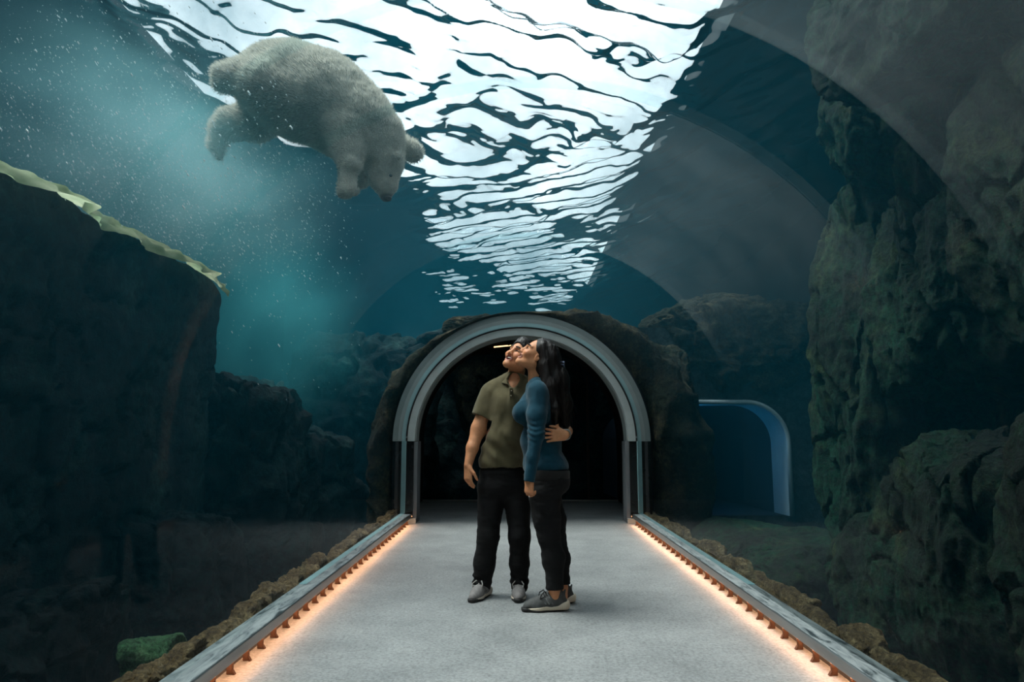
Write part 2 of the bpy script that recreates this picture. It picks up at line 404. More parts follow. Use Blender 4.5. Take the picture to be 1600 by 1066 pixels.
# ------------------------------------------------------------------ acrylic vault
def acrylic(name, haze, tint=(0.97, 0.99, 0.99)):  # haze sets how strong the painted reflection veil is
    m, nt, b, out = nmat(name); L = nt.links.new; nt.nodes.remove(b)
    tr = nt.nodes.new('ShaderNodeBsdfTransparent'); tr.inputs[0].default_value = (*tint, 1)
    gl = N(nt, 'ShaderNodeBsdfGlossy', Roughness=0.03); gl.inputs['Color'].default_value = (1, 1, 1, 1)
    fr = N(nt, 'ShaderNodeFresnel', IOR=1.09)
    gm = nt.nodes.new('ShaderNodeNewGeometry')
    # the inner face alone mirrors, the outer face touches water
    mx = nt.nodes.new('ShaderNodeMixShader'); L(fr.outputs[0], mx.inputs[0]); L(tr.outputs[0], mx.inputs[1]); L(gl.outputs[0], mx.inputs[2])
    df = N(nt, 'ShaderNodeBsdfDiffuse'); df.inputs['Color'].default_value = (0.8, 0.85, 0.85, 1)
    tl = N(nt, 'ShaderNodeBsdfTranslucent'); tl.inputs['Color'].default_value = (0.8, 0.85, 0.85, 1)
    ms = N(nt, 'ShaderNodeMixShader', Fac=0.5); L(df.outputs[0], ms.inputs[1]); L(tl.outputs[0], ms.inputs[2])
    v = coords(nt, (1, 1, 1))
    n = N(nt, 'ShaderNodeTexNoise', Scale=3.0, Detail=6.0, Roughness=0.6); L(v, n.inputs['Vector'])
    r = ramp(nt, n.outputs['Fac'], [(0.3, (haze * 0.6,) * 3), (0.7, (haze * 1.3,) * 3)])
    # pale veil in the colour stands in for reflections on the cliff side shoulder
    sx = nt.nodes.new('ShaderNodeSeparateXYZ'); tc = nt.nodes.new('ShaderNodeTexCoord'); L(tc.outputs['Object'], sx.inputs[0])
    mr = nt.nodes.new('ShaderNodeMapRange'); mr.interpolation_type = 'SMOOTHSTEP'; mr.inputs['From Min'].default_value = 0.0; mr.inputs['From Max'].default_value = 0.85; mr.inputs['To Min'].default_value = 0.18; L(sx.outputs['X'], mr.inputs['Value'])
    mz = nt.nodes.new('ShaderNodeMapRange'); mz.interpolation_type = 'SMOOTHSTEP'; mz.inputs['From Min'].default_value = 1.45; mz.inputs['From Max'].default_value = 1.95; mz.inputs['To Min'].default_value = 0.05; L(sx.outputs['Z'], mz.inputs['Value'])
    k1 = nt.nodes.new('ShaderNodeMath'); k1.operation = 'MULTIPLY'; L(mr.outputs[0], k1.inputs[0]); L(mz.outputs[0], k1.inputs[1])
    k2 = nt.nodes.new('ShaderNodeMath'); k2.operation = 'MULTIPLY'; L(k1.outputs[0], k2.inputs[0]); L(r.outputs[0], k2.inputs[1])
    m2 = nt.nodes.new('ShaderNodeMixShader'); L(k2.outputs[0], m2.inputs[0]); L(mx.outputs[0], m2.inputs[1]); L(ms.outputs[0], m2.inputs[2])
    L(m2.outputs[0], out.inputs['Surface']); return m
def plain_clear(name, tint=(0.97, 0.995, 0.995)):
    m, nt, b, out = nmat(name); nt.nodes.remove(b)
    tr = nt.nodes.new('ShaderNodeBsdfTransparent'); tr.inputs[0].default_value = (*tint, 1)
    nt.links.new(tr.outputs[0], out.inputs['Surface']); return m
M_CLEAR = plain_clear('acrylic_outer_face')
M_ACR_EDGE = pmat('acrylic_edge', (0.30, 0.48, 0.50), rough=0.25, var=0.1)
M_SEAM = acrylic('acrylic_joint', 0.05)
def vault_profile(r, z0, n=48):
    p = [(-r, z) for z in np.linspace(z0, SPR, 6)[:-1]]
    p += [(r * math.cos(a), SPR + r * math.sin(a)) for a in np.linspace(math.pi, 0, n)]
    p += [(r, z) for z in np.linspace(SPR, z0, 6)[1:]]
    return p
def vault_panel(name, ya, yb, r0, r1, z0, mats):
    """closed shell: inner face, outer face, two end faces"""
    a, b = vault_profile(r0, z0), vault_profile(r1, z0); n = len(a); v = []; f = []; mi = []
    def strip(p, q, m):
        k = len(v); v.extend(p); v.extend(q)
        for i in range(n - 1): f.append((k + i, k + i + 1, k + n + i + 1, k + n + i)); mi.append(m)
    A0, A1 = [(x, ya, z) for x, z in a], [(x, yb, z) for x, z in a]
    B0, B1 = [(x, ya, z) for x, z in b], [(x, yb, z) for x, z in b]
    strip(A1, A0, 0); strip(B0, B1, 1); strip(A0, B0, 1); strip(B1, A1, 2)
    for k in (0, n - 1): j = len(v); v.extend([A0[k], A1[k], B1[k], B0[k]]); f.append((j, j + 1, j + 2, j + 3)); mi.append(2)
    # the inner face must look into the tunnel
    i0 = n // 2
    p = [np.array(v[q]) for q in f[i0]]; nz = np.cross(p[1] - p[0], p[2] - p[0])[2]
    if nz > 0: f = [tuple(reversed(q)) for q in f]
    return obj(name, v, f, None, None, True, mats, mi)
SEAMS = [Y0, -0.2, 1.92, 2.52, 4.62, 8.585]
VEIL = [0.02, 0.070, 0.003, 0.060, 0.008]  # painted reflection veil per pane; the narrow clear pane leaves a dark band
where = ['behind the viewpoint', 'nearest overhead with a painted reflection veil', 'narrow and clear, near the green cliff', 'curving over the couple with a painted reflection veil', 'running from the couple to the grey steel arch']
for i in range(5):
    ya, yb = SEAMS[i], SEAMS[i + 1]
    o = vault_panel('window_%d' % (i + 1), ya + 0.006, yb - 0.006, R_IN, R_OUT, 0.123, [acrylic('acrylic_pane', VEIL[i]), M_CLEAR, M_ACR_EDGE if i == 4 else M_CLEAR])
    tag(o, 'arched clear acrylic tunnel pane ' + where[i], None, None, 'structure')
    if i:
        g = vault_panel('trim_%d' % i, ya - 0.004, ya + 0.004, R_IN + 0.002, R_OUT, 0.123, [M_SEAM, M_CLEAR, M_SEAM]); tag(g, 'thin pale joint between acrylic panes', None, None, 'structure')

# ------------------------------------------------------------------ steel arch at the far end
M_ARCH = pmat('grey_painted_steel', (0.46, 0.49, 0.475), rough=0.55, var=0.1, scale=6, bump=0.06, bscale=120)
M_ARCH2 = pmat('dark_grey_steel_flange', (0.30, 0.325, 0.315), rough=0.55, var=0.1, scale=6)  # darker grey for flange, reveal and foot plates
M_BLACK = pmat('black_gloss_plate', (0.012, 0.013, 0.014), rough=0.12, var=0.2, scale=10)
M_JAMB = pmat('grey_jamb', (0.17, 0.175, 0.185), rough=0.5, var=0.1)
arch = empty('portal_arch', (0, Y_ARCH, 0)); tag(arch, 'grey steel arch frame closing the acrylic tunnel', 'arch', None, 'structure')
def ring(name, r0, r1, y0, y1, mat, a0=0.0, a1=math.pi, n=72):
    v = []; f = []
    for a in np.linspace(a0, a1, n):
        for r, y in ((r0, y0), (r1, y0), (r1, y1), (r0, y1)): v.append((r * math.cos(a), y, SPR + r * math.sin(a)))
    for i in range(n - 1):
        for k in range(4): f.append((i * 4 + k, i * 4 + (k + 1) % 4, (i + 1) * 4 + (k + 1) % 4, (i + 1) * 4 + k))
    f.append((0, 1, 2, 3)); f.append(tuple((n - 1) * 4 + k for k in (3, 2, 1, 0)))
    mb = MB(); mb.add(v, f); o = mb.build(name, mat, arch, False); return o
ring('outer_flange', R_OUT + 0.004, 1.61, -0.01, 0.10, M_ARCH2)
ring('gasket', R_IN - 0.016, R_IN + 0.004, -0.008, 0.08, M_DARK)
ring('inner_band', 1.335, R_IN - 0.016, -0.01, 0.10, M_ARCH)
ring('reveal', 1.325, 1.345, 0.05, 0.32, M_ARCH2)
for s in (-1, 1):
    X = lambda a, b: (min(s * a, s * b), max(s * a, s * b))
    def jb(name, xa, xb, y0, y1, z0, z1, mat, bev=0.002):
        a, b = X(xa, xb); return MB().box((a, y0, z0), (b, y1, z1), bev).build(name, mat, arch)
    jb('jamb', 1.300, 1.345, 0.03, 0.32, 0.0, SPR - 0.004, M_JAMB)
    jb('black_plate', 1.3455, R_IN - 0.004, 0.0, 0.10, 0.06, SPR - 0.004, M_BLACK)
    jb('black_plate', R_OUT + 0.004, 1.61, 0.0, 0.10, 0.0, SPR - 0.004, M_BLACK)
    jb('foot_plate', 1.30, 1.61, -0.02, 0.10, 0.0, 0.06, M_ARCH2)
    jb('edge_trim', R_IN - 0.004, R_IN + 0.014, -0.016, 0.0, 0.123, SPR, M_ACR_EDGE)
    ball = MB(); ball.tube([(s * (R_IN - 0.01), -0.02, 1.05), (s * (R_IN - 0.01), -0.009, 1.05)], 0.012, 10); ball.build('bolt', M_STEEL, arch)

# ------------------------------------------------------------------ the dark vestibule behind the arch
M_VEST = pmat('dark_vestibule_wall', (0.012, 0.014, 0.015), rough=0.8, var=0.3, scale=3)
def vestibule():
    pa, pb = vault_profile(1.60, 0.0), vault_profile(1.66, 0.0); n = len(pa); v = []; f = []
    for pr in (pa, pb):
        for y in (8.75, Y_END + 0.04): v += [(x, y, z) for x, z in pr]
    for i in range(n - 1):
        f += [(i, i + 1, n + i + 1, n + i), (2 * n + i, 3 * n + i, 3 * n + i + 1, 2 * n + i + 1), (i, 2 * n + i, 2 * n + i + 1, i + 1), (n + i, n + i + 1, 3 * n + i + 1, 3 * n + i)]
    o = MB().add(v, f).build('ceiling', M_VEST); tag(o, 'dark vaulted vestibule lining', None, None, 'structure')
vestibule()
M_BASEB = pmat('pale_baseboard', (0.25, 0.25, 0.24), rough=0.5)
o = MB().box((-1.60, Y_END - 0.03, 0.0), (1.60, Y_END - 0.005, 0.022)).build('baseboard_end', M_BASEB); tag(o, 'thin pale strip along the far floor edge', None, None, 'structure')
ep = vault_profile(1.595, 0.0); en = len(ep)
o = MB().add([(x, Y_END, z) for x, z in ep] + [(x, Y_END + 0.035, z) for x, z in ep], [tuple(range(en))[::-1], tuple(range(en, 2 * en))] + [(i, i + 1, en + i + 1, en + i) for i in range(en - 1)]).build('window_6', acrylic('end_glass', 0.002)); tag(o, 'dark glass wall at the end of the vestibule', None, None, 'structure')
for x in (-0.2, 1.12):
    o = MB().box((x - 0.02, Y_END - 0.02, 0.022), (x + 0.02, Y_END - 0.001, 2.05)).build('trim_%d' % (6 if x < 0 else 7), M_VEST); tag(o, 'black upright between the end panes', None, None, 'structure')
o = MB().tube([(-0.40, 10.2, 2.385), (0.14, 10.2, 2.44)], 0.009, 8).build('strip_lamp', emit('warm_tube', (1.0, 0.62, 0.28), 2.6)); tag(o, 'thin warm strip lamp under the vestibule ceiling', 'lamp')

# ------------------------------------------------------------------ water: surface and body
def wave_height(x, y):
    """wind chop in skewed ripples along the middle of the pool, calm water at the sides, rings around the bear"""
    z0 = np.zeros_like(x)
    def nz(fx, fy, s, o=3): return fbm(np.stack([x * fx, y * fy, z0], -1), s, o)
    def saw(ph, sk=0.30):                                   # long gentle fall, short steep rise
        t = (ph / (2 * np.pi)) % 1.0
        r = np.where(t < sk, t / sk, (1 - t) / (1 - sk))
        return (3 * r * r - 2 * r ** 3) * 0.3 + r * 0.7 - 0.5
    n1, n2, n3 = nz(0.35, 0.30, 3), nz(0.9, 0.8, 7), nz(2.0, 1.8, 13)
    n4 = nz(1.1, 0.5, 41)
    cx = np.interp(y, [4, 5.5, 6.5, 8, 11, 16, 22], [-0.8, -0.8, -0.45, 0.1, 0.3, 0.1, -0.3])
    hw = np.interp(y, [4, 5.5, 6.5, 8, 11, 16, 22], [2.9, 2.55, 2.1, 1.75, 1.85, 1.9, 1.9])
    e = (np.abs(x - cx) - hw + 0.75 * n2 + 0.5 * n3) / 0.35
    band = 1 / (1 + np.exp(np.clip(e * 2.2, -30, 30)))
    near = 1 / (1 + np.exp(np.clip((y - 8.8 + 1.4 * n1 + 0.3 * x) * 2.2, -30, 30)))
    u = 0.52 * x + 0.85 * y
    amp = np.clip(0.85 + 1.0 * n4 - 0.35*np.clip((y-12)/8,0,1), 0.1, 1.5)
    far_h = 0.125 * amp * saw(8.0 * u + 5.0 * n1 + 4.0 * n2 + 0.9 * n3, 0.22)
    far_h += 0.030 * amp * saw(23.0 * u + 6 * n2 + 3.0 * n3, 0.3)
    a = -0.45 * x + 0.89 * y
    near_h = 0.15 * saw(3.1 * a + 4.5 * n1 + 3.2 * n2 + 1.0 * n3, 0.17) + (0.045 + 0.05 * nz(0.7, 0.7, 71)) * saw(12 * a + 5 * n2 + 3.5 * n3, 0.25) + 0.012 * saw(34 * a + 8 * n2 + 6 * n3, 0.3)
    h = band * (near * near_h + (1 - near) * far_h)
    r = np.hypot(x + 0.70, (y - 8.0) * 0.75); g = np.exp(-(r - 0.70) ** 2 / 0.45)
    h = h * (1 - 0.8 * g) + 0.030 * np.sin(r * 13 + 2.0 * n2 + n3) * g
    r2 = np.hypot(x + 2.0, (y - 6.3)); g2 = np.exp(-(r2 - 1.3) ** 2 / 0.30)
    h = h * (1 - 0.5 * g2) + 0.028 * np.sin(r2 * 10.5 + 3 * n2 + 2 * n3) * g2
    n5 = fbm(np.stack([x * 5.0 + 2 * n2, y * 2.6 + 2 * n1, z0], -1), 61, 2)
    h += 0.016 * n5 * band + 0.012 * n3 * (0.15 + band) + 0.010 * n2
    h += 0.30 * np.clip(x - 1.55 + 0.6 * n1 + 0.40 * n2, 0, 3.2) + 0.16 * np.clip(-3.0 - x, 0, 3.0)
    return h

gx = np.concatenate([np.linspace(-9, -4.05, 60), np.linspace(-4, 3.2, 300), np.linspace(3.3, 6, 30)]); gy = np.concatenate([np.linspace(-4, 4.6, 60), np.linspace(4.62, 20, 720), np.linspace(20.1, 26, 90)])
XX, YY = np.meshgrid(gx, gy, indexing='ij')
HH = wave_height(XX, YY)
def water_material():
    m, nt, b, out = nmat('rippled_water_surface'); L = nt.links.new; nt.nodes.remove(b)
    tr = nt.nodes.new('ShaderNodeBsdfTransparent'); tr.inputs[0].default_value = (0.97, 0.99, 1.0, 1)
    gl = N(nt, 'ShaderNodeBsdfGlossy', Roughness=0.02); gl.inputs['Color'].default_value = (0.95, 0.95, 0.95, 1)
    fr = N(nt, 'ShaderNodeFresnel', IOR=1.10)
    mx = nt.nodes.new('ShaderNodeMixShader'); L(fr.outputs[0], mx.inputs[0]); L(tr.outputs[0], mx.inputs[1]); L(gl.outputs[0], mx.inputs[2])
    L(mx.outputs[0], out.inputs['Surface']); return m
o = quadobj('water_surface', np.stack([XX, YY, WATER_Z + HH], -1).reshape(-1, 3), grid_faces(*XX.shape)[:, ::-1], water_material())
tag(o, 'rippling bright water surface seen from below', None, None, 'structure')
def volume_material():
    m, nt, b, out = nmat('teal_pool_water'); L = nt.links.new; nt.nodes.remove(b)
    sc = N(nt, 'ShaderNodeVolumeScatter', Density=0.011, Anisotropy=0.3); sc.inputs['Color'].default_value = (0.05, 0.66, 0.95, 1)
    ab = N(nt, 'ShaderNodeVolumeAbsorption', Density=0.075); ab.inputs['Color'].default_value = (0.0, 0.35, 0.42, 1)
    ad = nt.nodes.new('ShaderNodeAddShader'); L(sc.outputs[0], ad.inputs[0]); L(ab.outputs[0], ad.inputs[1]); L(ad.outputs[0], out.inputs['Volume'])
    return m
# box of water with the tunnel and vestibule left out
mb = MB().box((-9, -3.9, -0.9), (6, 26, WATER_Z - 0.12))
prof = vault_profile(R_OUT + 0.012, -0.20, 32); n = len(prof)
vb = [(x, Y0 - 0.3, z) for x, z in prof] + [(x, 8.70, z) for x, z in prof]
fb = [(i, i + 1, n + i + 1, n + i) for i in range(n - 1)] + [(n - 1, 0, n, 2 * n - 1)] + [tuple(range(n))[::-1], tuple(range(n, 2 * n))]
# cavity: tunnel joined to the vestibule block as two hollow closed shapes that meet inside the portal's rock
cav = MB(); cav.add(vb, fb); 
import bmesh
wo = mb.build('pool_water', volume_material())
bm = bmesh.new(); bm.from_mesh(wo.data)
def add_cavity(v, f):
    t = bmesh.new(); vs = [t.verts.new(p) for p in v]
    for q in f: t.faces.new([vs[i] for i in q])
    bmesh.ops.recalc_face_normals(t, faces=t.faces); bmesh.ops.reverse_faces(t, faces=t.faces)
    me = bpy.data.meshes.new('tmp'); t.to_mesh(me); t.free(); bm.from_mesh(me); bpy.data.meshes.remove(me)
add_cavity(vb, fb)
prof = vault_profile(1.63, -0.20, 32)
add_cavity([(x, 8.71, z) for x, z in prof] + [(x, Y_END + 0.02, z) for x, z in prof], fb)
bm.to_mesh(wo.data); bm.free()
tag(wo, 'hazy teal pool water around the tunnel', None, None, 'structure')

def plume_material(name, col, dens):
    m, nt, b, out = nmat(name); L = nt.links.new; nt.nodes.remove(b)
    v = coords(nt, (1, 1, 1))
    ln = nt.nodes.new('ShaderNodeVectorMath'); ln.operation = 'LENGTH'; L(v, ln.inputs[0])
    r = nt.nodes.new('ShaderNodeMapRange'); r.inputs['From Min'].default_value = 1.0; r.inputs['From Max'].default_value = 0.25
    r.inputs['To Min'].default_value = 0.0; r.inputs['To Max'].default_value = 1.0; r.interpolation_type = 'SMOOTHSTEP'; L(ln.outputs['Value'], r.inputs['Value'])
    n = N(nt, 'ShaderNodeTexNoise', Scale=2.6, Detail=3.0); L(v, n.inputs['Vector'])
    nr = nt.nodes.new('ShaderNodeMapRange'); nr.inputs['From Min'].default_value = 0.35; nr.inputs['From Max'].default_value = 0.65; nr.inputs['To Min'].default_value = 0.25; L(n.outputs['Fac'], nr.inputs['Value'])
    mu = nt.nodes.new('ShaderNodeMath'); mu.operation = 'MULTIPLY'; L(r.outputs[0], mu.inputs[0]); L(nr.outputs[0], mu.inputs[1])
    m2 = nt.nodes.new('ShaderNodeMath'); m2.operation = 'MULTIPLY'; L(mu.outputs[0], m2.inputs[0]); m2.inputs[1].default_value = dens
    sc = N(nt, 'ShaderNodeVolumeScatter', Anisotropy=0.3); sc.inputs['Color'].default_value = (*col, 1)
    L(m2.outputs[0], sc.inputs['Density']); L(sc.outputs[0], out.inputs['Volume']); return m
M_PLUME = plume_material('milky_bubble_haze', (0.40, 0.86, 0.92), 0.62); M_PLUME2 = plume_material('teal_haze', (0.14, 0.80, 0.88), 0.42)
def plume(c, rad, rot, label, mat=M_PLUME):
    P, Q = cube_sphere(8); P = P / np.linalg.norm(P, axis=1, keepdims=True)
    o = quadobj('bubble_haze', P, Q, mat); o.location = c; o.scale = rad; o.rotation_euler = rot
    tag(o, label, 'haze', None, 'stuff'); return o
# ------------------------------------------------------------------ rocks
M_ROCK_G = rockmat('green_algae_rock', (0.002, 0.008, 0.004), (0.016, 0.055, 0.022), (0.120, 0.170, 0.055), 1.5, 1.5, moss=(0.003, 0.090, 0.040))
M_ROCK_D = rockmat('dark_pool_rock', (0.001, 0.005, 0.007), (0.005, 0.018, 0.022), (0.060, 0.140, 0.120), 1.3, 1.3, moss=(0.004, 0.030, 0.032))
M_ROCK_B = rockmat('brown_rim_rock', (0.07, 0.042, 0.018), (0.28, 0.19, 0.085), (0.62, 0.47, 0.25), 5.0, 1.0)
M_ROCK_P = rockmat('olive_portal_rock', (0.008, 0.007, 0.004), (0.045, 0.036, 0.018), (0.17, 0.135, 0.07), 2.6, 1.1, moss=(0.022, 0.028, 0.012))
def cube_sphere(n):
    vs = []; fs = []; idx = {}
    def vid(p):
        k = tuple(np.round(p, 6))
        if k not in idx: idx[k] = len(vs); vs.append(p)
        return idx[k]
    g = np.tan(np.linspace(-math.pi / 4, math.pi / 4, n + 1))
    for ax in range(3):
        for s in (-1, 1):
            a, b = (ax + 1) % 3, (ax + 2) % 3
            ids = np.zeros((n + 1, n + 1), int)
            for i in range(n + 1):
                for j in range(n + 1):
                    p = np.zeros(3); p[ax] = s; p[a] = g[i]; p[b] = g[j]; ids[i, j] = vid(p)
            for i in range(n):
                for j in range(n):
                    q = (ids[i, j], ids[i + 1, j], ids[i + 1, j + 1], ids[i, j + 1])
                    fs.append(q if s > 0 else q[::-1])
    return np.array(vs), np.array(fs)
_cs = {}
def rock(name, c, size, mat, seed, n=40, rough=0.22, box=0.62, freq=1.3, rz=0.0, label=None, group=None, cat='rock', parent=None, strata=0.0, kind=None, slab=False, aniso=(1, 1, 1)):
    if n not in _cs: _cs[n] = cube_sphere(n)
    P, Q = _cs[n]
    sp = P / np.linalg.norm(P, axis=1, keepdims=True)
    rg = np.random.default_rng(seed + 500)
    size = np.array(size, float) / 2
    K = 22; nn = rg.normal(size=(K, 3)); nn /= np.linalg.norm(nn, axis=1, keepdims=True)
    nn = np.concatenate([nn, np.eye(3), -np.eye(3)]); cc = np.concatenate([rg.uniform(0.80, 1.12, K) , np.full(6, 0.86)])
    cc[:K] *= 0.84 + 0.30 * box
    dn = np.maximum(sp @ nn.T, 1e-3); rr = cc / dn
    k = 14.0; rmin = -np.log(np.exp(-k * np.clip(rr, 0, 3)).sum(1)) / k
    d = sp * np.maximum(rmin, 0.35)[:, None]
    if slab: d = sp / ((np.abs(sp) ** 26).sum(1) ** (1 / 26))[:, None]
    w = d * size
    q = w * np.array(aniso) * freq / max(min(size.min(), 0.8), 0.12) * 0.55 + seed * 7.13
    wp = np.stack([fbm(q * 0.8, seed + 20 + i, 2) for i in range(3)], -1)
    w = w + wp * size.min() * rough * 0.9
    big = fbm(q * 1.4, seed, 3); rid = fbm(q * 2.6, seed + 5, 4, True, 0.55)
    crack = np.clip(0.07 - np.abs(fbm(q * 1.5 + wp, seed + 9, 3)), 0, 0.07) / 0.07
    fine = fbm(q * 7, seed + 13, 3)
    disp = rough * (0.50 * big + 0.34 * rid - 0.75 * crack + 0.20 * fine)
    w = w + sp * (disp * size.min())[:, None]
    if strata:
        w[:, :2] *= (1 + strata * fbm(np.stack([w[:, 2] * 5, w[:, 0] * 0.4, w[:, 1] * 0.4], -1), seed + 3, 3))[:, None]
    o = quadobj(name, w, Q, mat, parent); o.location = c; o.rotation_euler = (0, 0, rz)
    if label: tag(o, label, cat, group, kind)
    return o
# --- cliff on the right, outside the acrylic
G = 'rocks of the green cliff'
CLIFF = empty('rock_cliff', (0, 0, 0)); tag(CLIFF, 'green-brown rock cliff of stacked blocks close to the acrylic', 'rock cliff')
rock('cliff_core', (4.35, 3.6, 2.1), (2.9, 6.4, 6.2), M_ROCK_G, 3, 90, 0.16, 0.8, 2.0, parent=CLIFF, aniso=(1.2, 1.2, 0.6))
rock('cliff_rock', (3.05, 5.75, 1.55), (1.1, 1.3, 3.9), M_ROCK_G, 11, 100, 0.30, 0.7, 1.6, parent=CLIFF, aniso=(1.2, 1.2, 0.6))['label'] = 'tall upright rock pillar beside the blue lit passage'
rock('cliff_rock', (3.05, 4.55, 2.15), (1.2, 1.5, 2.0), M_ROCK_G, 12, 100, 0.34, 0.7, 1.7, parent=CLIFF, aniso=(1.2, 1.2, 0.6))['label'] = 'bulging mossy rock above the ledge, next to the pillar'
rock('cliff_rock', (2.72, 4.15, 0.35), (1.15, 1.35, 1.75), M_ROCK_G, 13, 100, 0.24, 0.78, 1.8, parent=CLIFF, aniso=(1.2, 1.2, 0.6))['label'] = 'broad block with flat ledge top and green face'
rock('cliff_rock', (2.55, 2.75, 0.45), (1.1, 1.30, 1.85), M_ROCK_G, 14, 100, 0.26, 0.75, 1.8, parent=CLIFF, aniso=(1.2, 1.2, 0.6))['label'] = 'large ledge block nearest the viewpoint'
rock('cliff_rock', (2.75, 3.05, 2.35), (0.95, 1.6, 1.9), M_ROCK_G, 15, 100, 0.32, 0.7, 1.7, parent=CLIFF, aniso=(1.2, 1.2, 0.6))['label'] = 'upper rock overhanging the nearest ledge block'
rock('cliff_rock', (2.75, 5.2, 0.05), (1.0, 1.0, 1.0), M_ROCK_G, 16, 44, 0.3, 0.6, 1.6, parent=CLIFF, aniso=(1.2, 1.2, 0.6))['label'] = 'low rounded boulder at the foot of the pillar'
rock('cliff_rock', (2.5, 3.5, 3.75), (0.9, 2.6, 1.3), M_ROCK_G, 17, 60, 0.32, 0.6, 2.0, parent=CLIFF, aniso=(1.2, 1.2, 0.6))['label'] = 'high rock shelf just below the water surface'
rock('cliff_rock', (2.9, 5.3, 3.7), (0.9, 1.3, 1.5), M_ROCK_G, 18, 50, 0.32, 0.65, 1.7, parent=CLIFF, aniso=(1.2, 1.2, 0.6))['label'] = 'high dark crag above the pillar'
# --- green-grey floor slope before the passage
rock('floor_rock', (3.0, 7.6, -0.40), (2.4, 3.2, 1.0), M_ROCK_G, 21, 50, 0.16, 0.75, 1.4, label='low smooth green slope in front of the blue passage', group='pool floor rocks')
# --- left side
def ledge_rock():
    o = rock('submerged_ledge', (-3.85, 3.9, 0.92), (1.8, 5.4, 3.3), M_ROCK_D, 31, 110, 0.08, 0.86, 2.2, slab=True, label='long dark submerged rock wall with a level top edge', parent=None, group='dark rocks across the pool')
    return o
ledge_rock()
def algae_edge():
    n, k = 260, 7; V = []
    ys = np.linspace(2.2, 6.60, n); z = 0 * ys
    wd = 0.04 + 0.09 * fbm(np.stack([ys * 1.3, z, z], -1), 5, 4) + 0.16 * np.exp(-((ys - 5.75) / 0.5) ** 2) + 0.14 * np.exp(-((ys - 4.05) / 0.22) ** 2); wd = np.maximum(wd, 0.025)
    wz = 0.05 * fbm(np.stack([ys * 0.9, z + 9, z], -1), 9, 3)
    for i in range(n):
        for j in range(k):
            t = j / (k - 1); q = float(noise3(np.array([ys[i] * 9, j * 1.3, 2.0]), 4))
            V.append((-3.02 + (wd[i] + 0.10) * t * (1 + 0.25 * q), ys[i] + 0.02 * q, 2.60 + wz[i] * 1.6 - 0.13 * t * t + 0.02 * q))
    m, nt, bs, out = nmat('pale_algae'); nt.nodes.remove(bs)
    nn = N(nt, 'ShaderNodeTexNoise', Scale=9.0, Detail=6.0); nt.links.new(coords(nt, (1, 0.3, 1)), nn.inputs['Vector'])
    rp = ramp(nt, nn.outputs['Fac'], [(0.3, (0.30, 0.42, 0.20)), (0.7, (0.85, 0.88, 0.60))])
    tl = nt.nodes.new('ShaderNodeBsdfTranslucent'); df = nt.nodes.new('ShaderNodeBsdfDiffuse'); ms = N(nt, 'ShaderNodeMixShader', Fac=0.6)
    for x_ in (tl, df): nt.links.new(rp.outputs[0], x_.inputs[0])
    nt.links.new(df.outputs[0], ms.inputs[1]); nt.links.new(tl.outputs[0], ms.inputs[2]); nt.links.new(ms.outputs[0], out.inputs['Surface'])
    o = quadobj('algae_fringe', V, grid_faces(n, k), m)
    tag(o, 'pale yellow-green algae fringe along the top edge of the submerged wall', 'algae')
algae_edge()
for i, (c, sz, sd, lb) in enumerate([
    ((-3.35, 7.75, 0.45), (2.0, 2.2, 2.8), 41, 'dark boulder beyond the end of the submerged wall'),
    ((-5.0, 9.4, 0.5), (2.2, 2.2, 2.9), 42, 'tall hazy rock far across the pool'),
    ((-2.9, 9.3, 0.2), (1.5, 1.5, 2.1), 43, 'hazy rock close to the arch'),
    ((-7.2, 8.0, 1.0), (2.2, 5.0, 3.8), 44, 'large dim rock mass deep in the pool'),
    ((-2.9, 12.6, 0.9), (3.0, 2.4, 4.4), 48, 'towering dark rock far beyond the arch'),
    ((-2.75, 5.6, -0.05), (0.9, 1.2, 1.1), 45, 'knobbly rock at the foot of the submerged wall'),
    ((-2.6, 3.6, -0.15), (0.8, 1.4, 1.0), 46, 'low dark rock lying along the submerged wall'),
    ((-2.35, 6.9, -0.20), (0.7, 1.1, 0.9), 47, 'small dim rock in front of the dark boulder')]):
    rock('pool_rock', c, sz, M_ROCK_D, sd, 48, 0.28, 0.68, 1.6, label=lb, group='dark rocks across the pool')
o = obj('pool_floor', *(lambda xs, ys: (np.stack([a.ravel() for a in (*np.meshgrid(xs, ys, indexing='ij'), -0.55 + 0.16 * fbm(np.stack([*np.meshgrid(xs, ys, indexing='ij'), 0 * np.meshgrid(xs, ys, indexing='ij')[0]], -1) * 0.8, 5, 4))], -1), grid_faces(len(xs), len(ys))[:, ::-1]))(np.linspace(-9, 6, 90), np.linspace(-4, 26, 160)), mat=M_ROCK_D)
tag(o, 'dark uneven rocky pool floor', None, None, 'structure')
# --- rock rim along the kerbs
def rim(s):
    gname = 'brown rim rocks along the %s kerb' % ('pool side' if s < 0 else 'cliff side')
    y = 2.3; i = 0
    while y < 8.5:
        L = random.uniform(0.34, 0.7); hgt = random.uniform(0.13, 0.22); w = random.uniform(0.13, 0.22)
        gap = s < 0 and 2.86 < y < 3.2
        rock('rim_rock', (s * (1.525 + w * 0.42), y + L / 2, 0.055 + hgt * 0.05), (w, L * 1.12, hgt), M_ROCK_B, 60 + i + (40 if s > 0 else 0), 16, 0.5, 0.55, 1.5,
             label='lumpy brown rim rock outside the %s kerb, %s from the arch' % ('pool side' if s < 0 else 'cliff side', '%s'), group=gname)
        y += L * 0.92; i += 1
rim(-1); rim(1)
ORD = ['first', 'second', 'third', 'fourth', 'fifth', 'sixth', 'seventh', 'eighth', 'ninth', 'tenth', 'eleventh', 'twelfth', 'thirteenth', 'fourteenth', 'fifteenth', 'sixteenth', 'seventeenth', 'eighteenth', 'nineteenth', 'twentieth']
